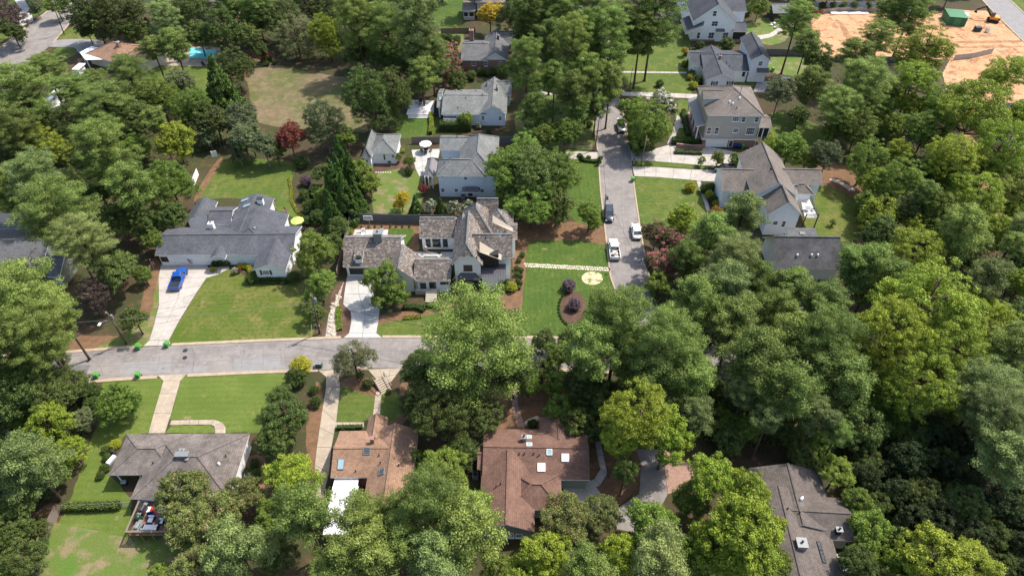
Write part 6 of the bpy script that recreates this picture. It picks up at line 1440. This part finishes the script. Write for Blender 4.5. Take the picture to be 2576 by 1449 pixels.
# mailboxes, utility boxes, condensers
def mailbox(x, y, label): r = empty('mailbox', G(x, y), 0, label, 'mailbox'); MB().box(-.05,.05,-.05,.05,0,1.0).build('post', M['white'], r); bevel(MB().box(-.12,.12,-.25,.25,1.0,1.25).build('box', M['black'], r), .06)
mailbox(1532,688,'black mailbox at the end of the flagstone path'); mailbox(1510,412,'mailbox at the bed beside the side street'); mailbox(1594,412,'mailbox at the grass strip between the pale driveways')
def acunit(x, y, label): r = empty('air_conditioner', G(x, y), 0, label, 'air conditioner', 'air conditioner units'); bevel(MB().box(-.45,.45,-.45,.45,0,.85).build('housing', M['steel'], r), .04); MB().lathe((0,0,.86),[(.35,0),(.3,.03)],12).build('fan_grille', M['black'], r)
acunit(626,1200,'air conditioner beside the right wall of the hip-roofed house'); acunit(1196,1200,'white air conditioner unit left of the dark brown roof'); acunit(1222,534,'grey unit behind the cedar-roofed house'); acunit(1165,500,'air conditioner under the rear wall of the pale blue house')
r = empty('utility_box', G(804,922), 0, 'dark green utility cabinet on the lower verge opposite the pale driveway', 'utility box'); bevel(MB().box(-.5,.5,-.4,.4,0,1.0).build('housing', plain('green_cabinet',(.04,.12,.08)), r), .04); MB().box(-.52,.52,-.42,.42,1.0,1.05).build('lid', M['steel'], r)
r = empty('utility_box', G(2457,79), 0, 'dark green electrical box standing on the orange dirt', 'utility box'); bevel(MB().box(-.9,.9,-.7,.7,0,1.3).build('housing', plain('dark_green_cabinet',(.02,.05,.04)), r), .05); MB().box(-.92,.92,-.72,.72,1.3,1.36).build('lid', M['black'], r)
r = empty('utility_box', G(2482,82), 0, 'small white cabinet right of the dark box on the dirt', 'utility box'); bevel(MB().box(-.4,.4,-.4,.4,0,1.2).build('housing', M['white'], r), .05); MB().box(-.42,.42,-.42,.42,1.2,1.25).build('lid', M['steel'], r)
# manhole
for x, y, l in ((465,900,'round manhole cover on the main road'),(466,882,'drain cover in the road at the blue pickup driveway')):
    r = empty('manhole_cover', G(x,y)+Vector((0,0,.03)), 0, l, 'manhole'); MB().lathe((0,0,0),[(.4,0),(.4,.02)],16).build('lid', M['black'], r)
# container, tank, pipes, excavator on the building site
r = empty('shipping_container', G(2393,50), R(-12), 'green ribbed container at the back of the dirt site', 'container'); gm = plain('green_container',(.04,.16,.07),.6)
MB().box(-2.6,2.6,-5,1.5,0,2.6).build('body', gm, r); rb = MB()
for i in range(22): rb.box(-2.6+i*.24,-2.5+i*.24,-5.05,-5,.1,2.5)
rb.build('ribs', gm, r); MB().box(-2.65,2.65,-5.05,1.55,2.6,2.68).build('roof', gm, r); MB().box(-1.0,1.0,-5.12,-5.05,.1,2.4).build('door', plain('green_door',(.05,.2,.09),.6), r)
r = empty('water_tank', G(2418,50), R(20), 'white cylindrical tank lying beside the green container', 'tank'); MB().tube((-1.5,0,1),(1.5,0,1),1.0,n=16).build('barrel', M['white'], r, False); MB().box(-1.4,1.4,-.8,.8,0,.4).build('cradle', M['red'], r)
for k, (x, l) in enumerate(((2270,'left one of two white drainage pipes under the pine'),(2282,'right one of two white drainage pipes under the pine'))):
    r = empty('drainage_pipe', G(x,38), R(30), l, 'pipe', 'white drainage pipes'); MB().tube((-1.5,0,.7),(1.5,0,.7),.7,n=14,cap=False).build('pipe_wall', M['canvas'], r); MB().tube((-1.5,0,.7),(-1.35,0,.7),.78,n=14,cap=False).build('collar', M['canvas'], r)
r = empty('pipe_stack', G(2138,37), 0, 'stack of pale lengths of pipe by the low concrete wall', 'pipes')
for i in range(6): MB().tube((-6,i*.28,.15),(6,i*.28,.15),.13,n=6).build('pipe', M['canvas'], r)
r = empty('skip', G(2052,36), 0, 'rusty red open skip left of the dirt site', 'skip'); MB().add([(-1.2,-.8,0),(1.2,-.8,0),(1.2,.8,0),(-1.2,.8,0),(-1.7,-1.1,1.4),(1.7,-1.1,1.4),(1.7,1.1,1.4),(-1.7,1.1,1.4)],[(3,2,1,0),(0,1,5,4),(1,2,6,5),(2,3,7,6),(3,0,4,7)]).build('body', plain('rust',(.2,.06,.04),.8,.3), r); MB().box(-1.7,1.7,-1.15,-1.05,1.35,1.5).build('rim', M['wood'], r)
r = empty('excavator', G(2496,55), R(150), 'black and orange excavator with folded arm on the dirt beside the road', 'excavator')
for s in (-1,1):
    tr = MB(); tr.prism([(-1.7,0),(-1.4,-.4),(1.4,-.4),(1.7,0),(1.4,.4),(-1.4,.4)],-.28,.28); ob = tr.build('track', M['rubber'], r); ob.rotation_euler = (R(90),0,0); ob.location = (0,s*1.05,.42)
bevel(MB().box(-1.5,1.1,-1.1,1.1,.85,1.7).build('engine_housing', M['orange'], r), .1); bevel(MB().box(0,1.2,.15,1.1,1.7,2.9).build('cab', M['glass'], r), .08); MB().box(-1.7,-1.2,-1.1,1.1,.8,1.6).build('counterweight', M['black'], r)
MB().bar((1,-.2,1.5),(3.2,-.2,4.0),.4,.5).build('boom', M['black'], r); MB().bar((3.2,-.2,4.0),(5.4,-.2,2.6),.3,.4).build('stick', M['black'], r); MB().add([(5.2,-.7,2.6),(5.2,.3,2.6),(5.9,.3,1.9),(5.9,-.7,1.9),(5.0,-.7,1.6),(5.0,.3,1.6)],[(0,1,2,3),(3,2,5,4),(0,4,5,1),(0,3,4)]).build('bucket', M['black'], r)
# boulders by the brick path and front steps of the plaza
for k, (x, y) in enumerate(((1326,1066),(1333,1061),(1341,1058),(1350,1054))):
    r = MB().lathe((0,0,0),[(.45,0),(.5,.2),(.25,.4)],7).build('boulder', M['stone']); r.location = G(x, y); tag(r, ['pale boulder nearest the brick path','second pale boulder right of the brick path','third pale boulder above the round yellow shrub','pale boulder touching the dark brown porch roof'][k], 'boulder', 'pale boulders')
r = empty('garden_stairs', G(963,972), R(35), 'concrete steps with wooden rails down from the plaza', 'stairs')
for i in range(7): MB().box(-.9,.9,-1.4+i*.38,-1.04+i*.38,0,.08+.13*i).build('step', M['concrete_old'], r)
for s in (-1,1): MB().bar((s*1.0,-1.4,.9),(s*1.0,1.3,1.7),.1).build('rail', M['fencewood'], r)
for s in (-1,1):
    for t_ in (0,1): MB().box(s*1.0-.05,s*1.0+.05,-1.3+2.5*t_,-1.2+2.5*t_,0,.9+.8*t_).build('post', M['fencewood'], r)
r = empty('sign_post', G(803,905), 0, 'white diamond-shaped sign on the guyed pole by the creek bed', 'sign')
r.location = G(806,838); MB().box(-.04,.04,-.04,.04,0,2.0).build('post', M['post'], r); MB().add([(-.35,-.06,1.9),(0,-.06,1.4),(.35,-.06,1.9),(0,-.06,2.4),(-.35,-.03,1.9),(0,-.03,1.4),(.35,-.03,1.9),(0,-.03,2.4)],[(0,1,2,3),(7,6,5,4),(0,4,5,1),(1,5,6,2),(2,6,7,3),(3,7,4,0)]).build('plate', M['canvas'], r)
# playset-like white garden furniture near the pool
for k, (x, y) in enumerate(((443,150),(452,153),(513,165))):
    r = empty('lounger', G(x,y), R(20*k), ['pale lounger left of the swimming pool','second pale lounger left of the swimming pool','dark pot-like chair at the corner of the pool terrace'][k], 'lounger', 'pool loungers'); MB().box(-.35,.35,-.8,.8,.25,.35).build('seat', M['canvas' if k < 2 else 'black'], r); MB().box(-.35,.35,.7,.8,.35,.8).build('backrest', M['canvas' if k < 2 else 'black'], r)
# storage junk at the carport side of the lower left house
lump('bench',281,1158,1.6,.7,.8,('steel','canvas'),'pale slatted bench at the left wall of the hip-roofed house','bench',0,70,('seat',))
lump('storage_box',312,1214,.8,.6,.8,('black','grey_canvas'),'dark cart under the carport eave of the hip-roofed house','cart',0,10,('lid',))
lump('grill',284,1137,.6,.6,.9,('black','black'),'small black kettle grill left of the hip-roofed house','grill',0,0,('lid',))

# ---------------- labels for trees: look, neighbour, place ----------------
LAND = [('the blue pickup',445,700),('the cedar-roofed white house',1150,620),('the garage drive of the cedar-roofed house',915,760),('the long grey-roofed house',590,600),('the turquoise pool',510,135),('the dry brown field',770,240),('the pale blue house',1175,430),('the small guest house',955,370),
 ('the light grey cottage',1190,260),('the brick cottage',1220,125),('the tan three-storey house',1840,300),('the brown-grey gabled house',1930,480),('the plain dark grey roof',2030,640),('the tall white gabled house',1800,60),('the dirt building site',2180,90),('the green container',2395,40),
 ('the hip-roofed house with deck',450,1150),('the white flat annexe roof',870,1270),('the light brown roof',960,1150),('the dark brown roof',1340,1180),('the lower right house',2040,1300),('the parked white pickup',1546,625),('the left end of the main road',180,930),('the top left road',110,80),('the top right road',2520,50),
 ('the left edge house',90,640),('the asphalt court',1650,1220),('the oval mulch bed',1442,775),('the brick path',1300,1040),('the lower left lawn',570,1010),('the left back lawn',640,450),('the shuttered slate-roofed cottage',1840,180),('the round deck lawn',2110,540),
 ('the upper right wood',2350,300),('the middle of the right wood',2300,800),('the right edge',2560,700),('the lower right wood',2400,1100),('the upper left wood',250,280),('the lower left corner',60,1380),('the bottom edge centre',1200,1449),('the bottom edge left of centre',640,1430),('the bottom edge right of centre',1750,1440),('the side street',1530,330),('the curved brick wall',1730,385),('the dark board fence',960,545),('the flagstone path',1420,668),('the basketball court',930,600)]
def direc(dx, dy):
    if math.hypot(dx, dy) < 22: return 'right at'
    a = math.degrees(math.atan2(-dy, dx)) % 360
    return ['right of','behind and right of','behind','behind and left of','left of','in front and left of','in front of','in front and right of'][int((a+22.5)//45) % 8]
buck = {}
for T in TREES:
    root, t, x, y, r, wd, rm = T
    xx, yy = x, y+ (0 if t not in 'PpKDB' else 0)
    nm, lx, ly = min(LAND, key=lambda l: (l[1]-xx)**2+((l[2]-yy)*1.15)**2)
    size = '' if t in 'CSyV' else ('huge ' if rm > 7 else 'tall ' if rm > 4.8 else '' if rm > 2.6 else 'small ')
    off = ' outside the frame' if not (-r < x < 2576+r and -r < y < 1449+r) else ''
    buck.setdefault((size+wd, direc(xx-lx, yy-ly), nm, off), []).append(T)
ORD = ['first','second','third','fourth','fifth','sixth','seventh','eighth','ninth','tenth','eleventh','twelfth','thirteenth','fourteenth','fifteenth','sixteenth']
for (wd, dr, nm, off), L in buck.items():
    L.sort(key=lambda T: T[2])
    for i, T in enumerate(L):
        lab = f'{wd} {dr} {nm}{off}'
        SEEN = globals().setdefault('SEEN_', {})
        if len(L) == 2: lab = ('left one of two: ' if i == 0 else 'right one of two: ')+lab
        elif len(L) > 2: lab = f'{ORD[i] if i < 16 else "last"} from left: {lab}'
        T[0]['label'] = ' '.join(lab.split()[:16])
        T[0]['group'] = {'P':'pines','p':'pines','S':'green garden shrubs','y':'yellow-green shrubs','V':'purple shrubs','C':'pointed conifers','M':'crape myrtles'}.get(T[1], 'leafy trees')

cnt = {}
for T in TREES: cnt.setdefault(T[0]['label'], []).append(T)
for lab, L in cnt.items():
    if len(L) > 1:
        L.sort(key=lambda T: T[3])
        for i, T in enumerate(L): T[0]['label'] = ' '.join((['farther one: ', 'nearer one: ', 'nearest one: '][min(i, 2)]+lab).split()[:16])
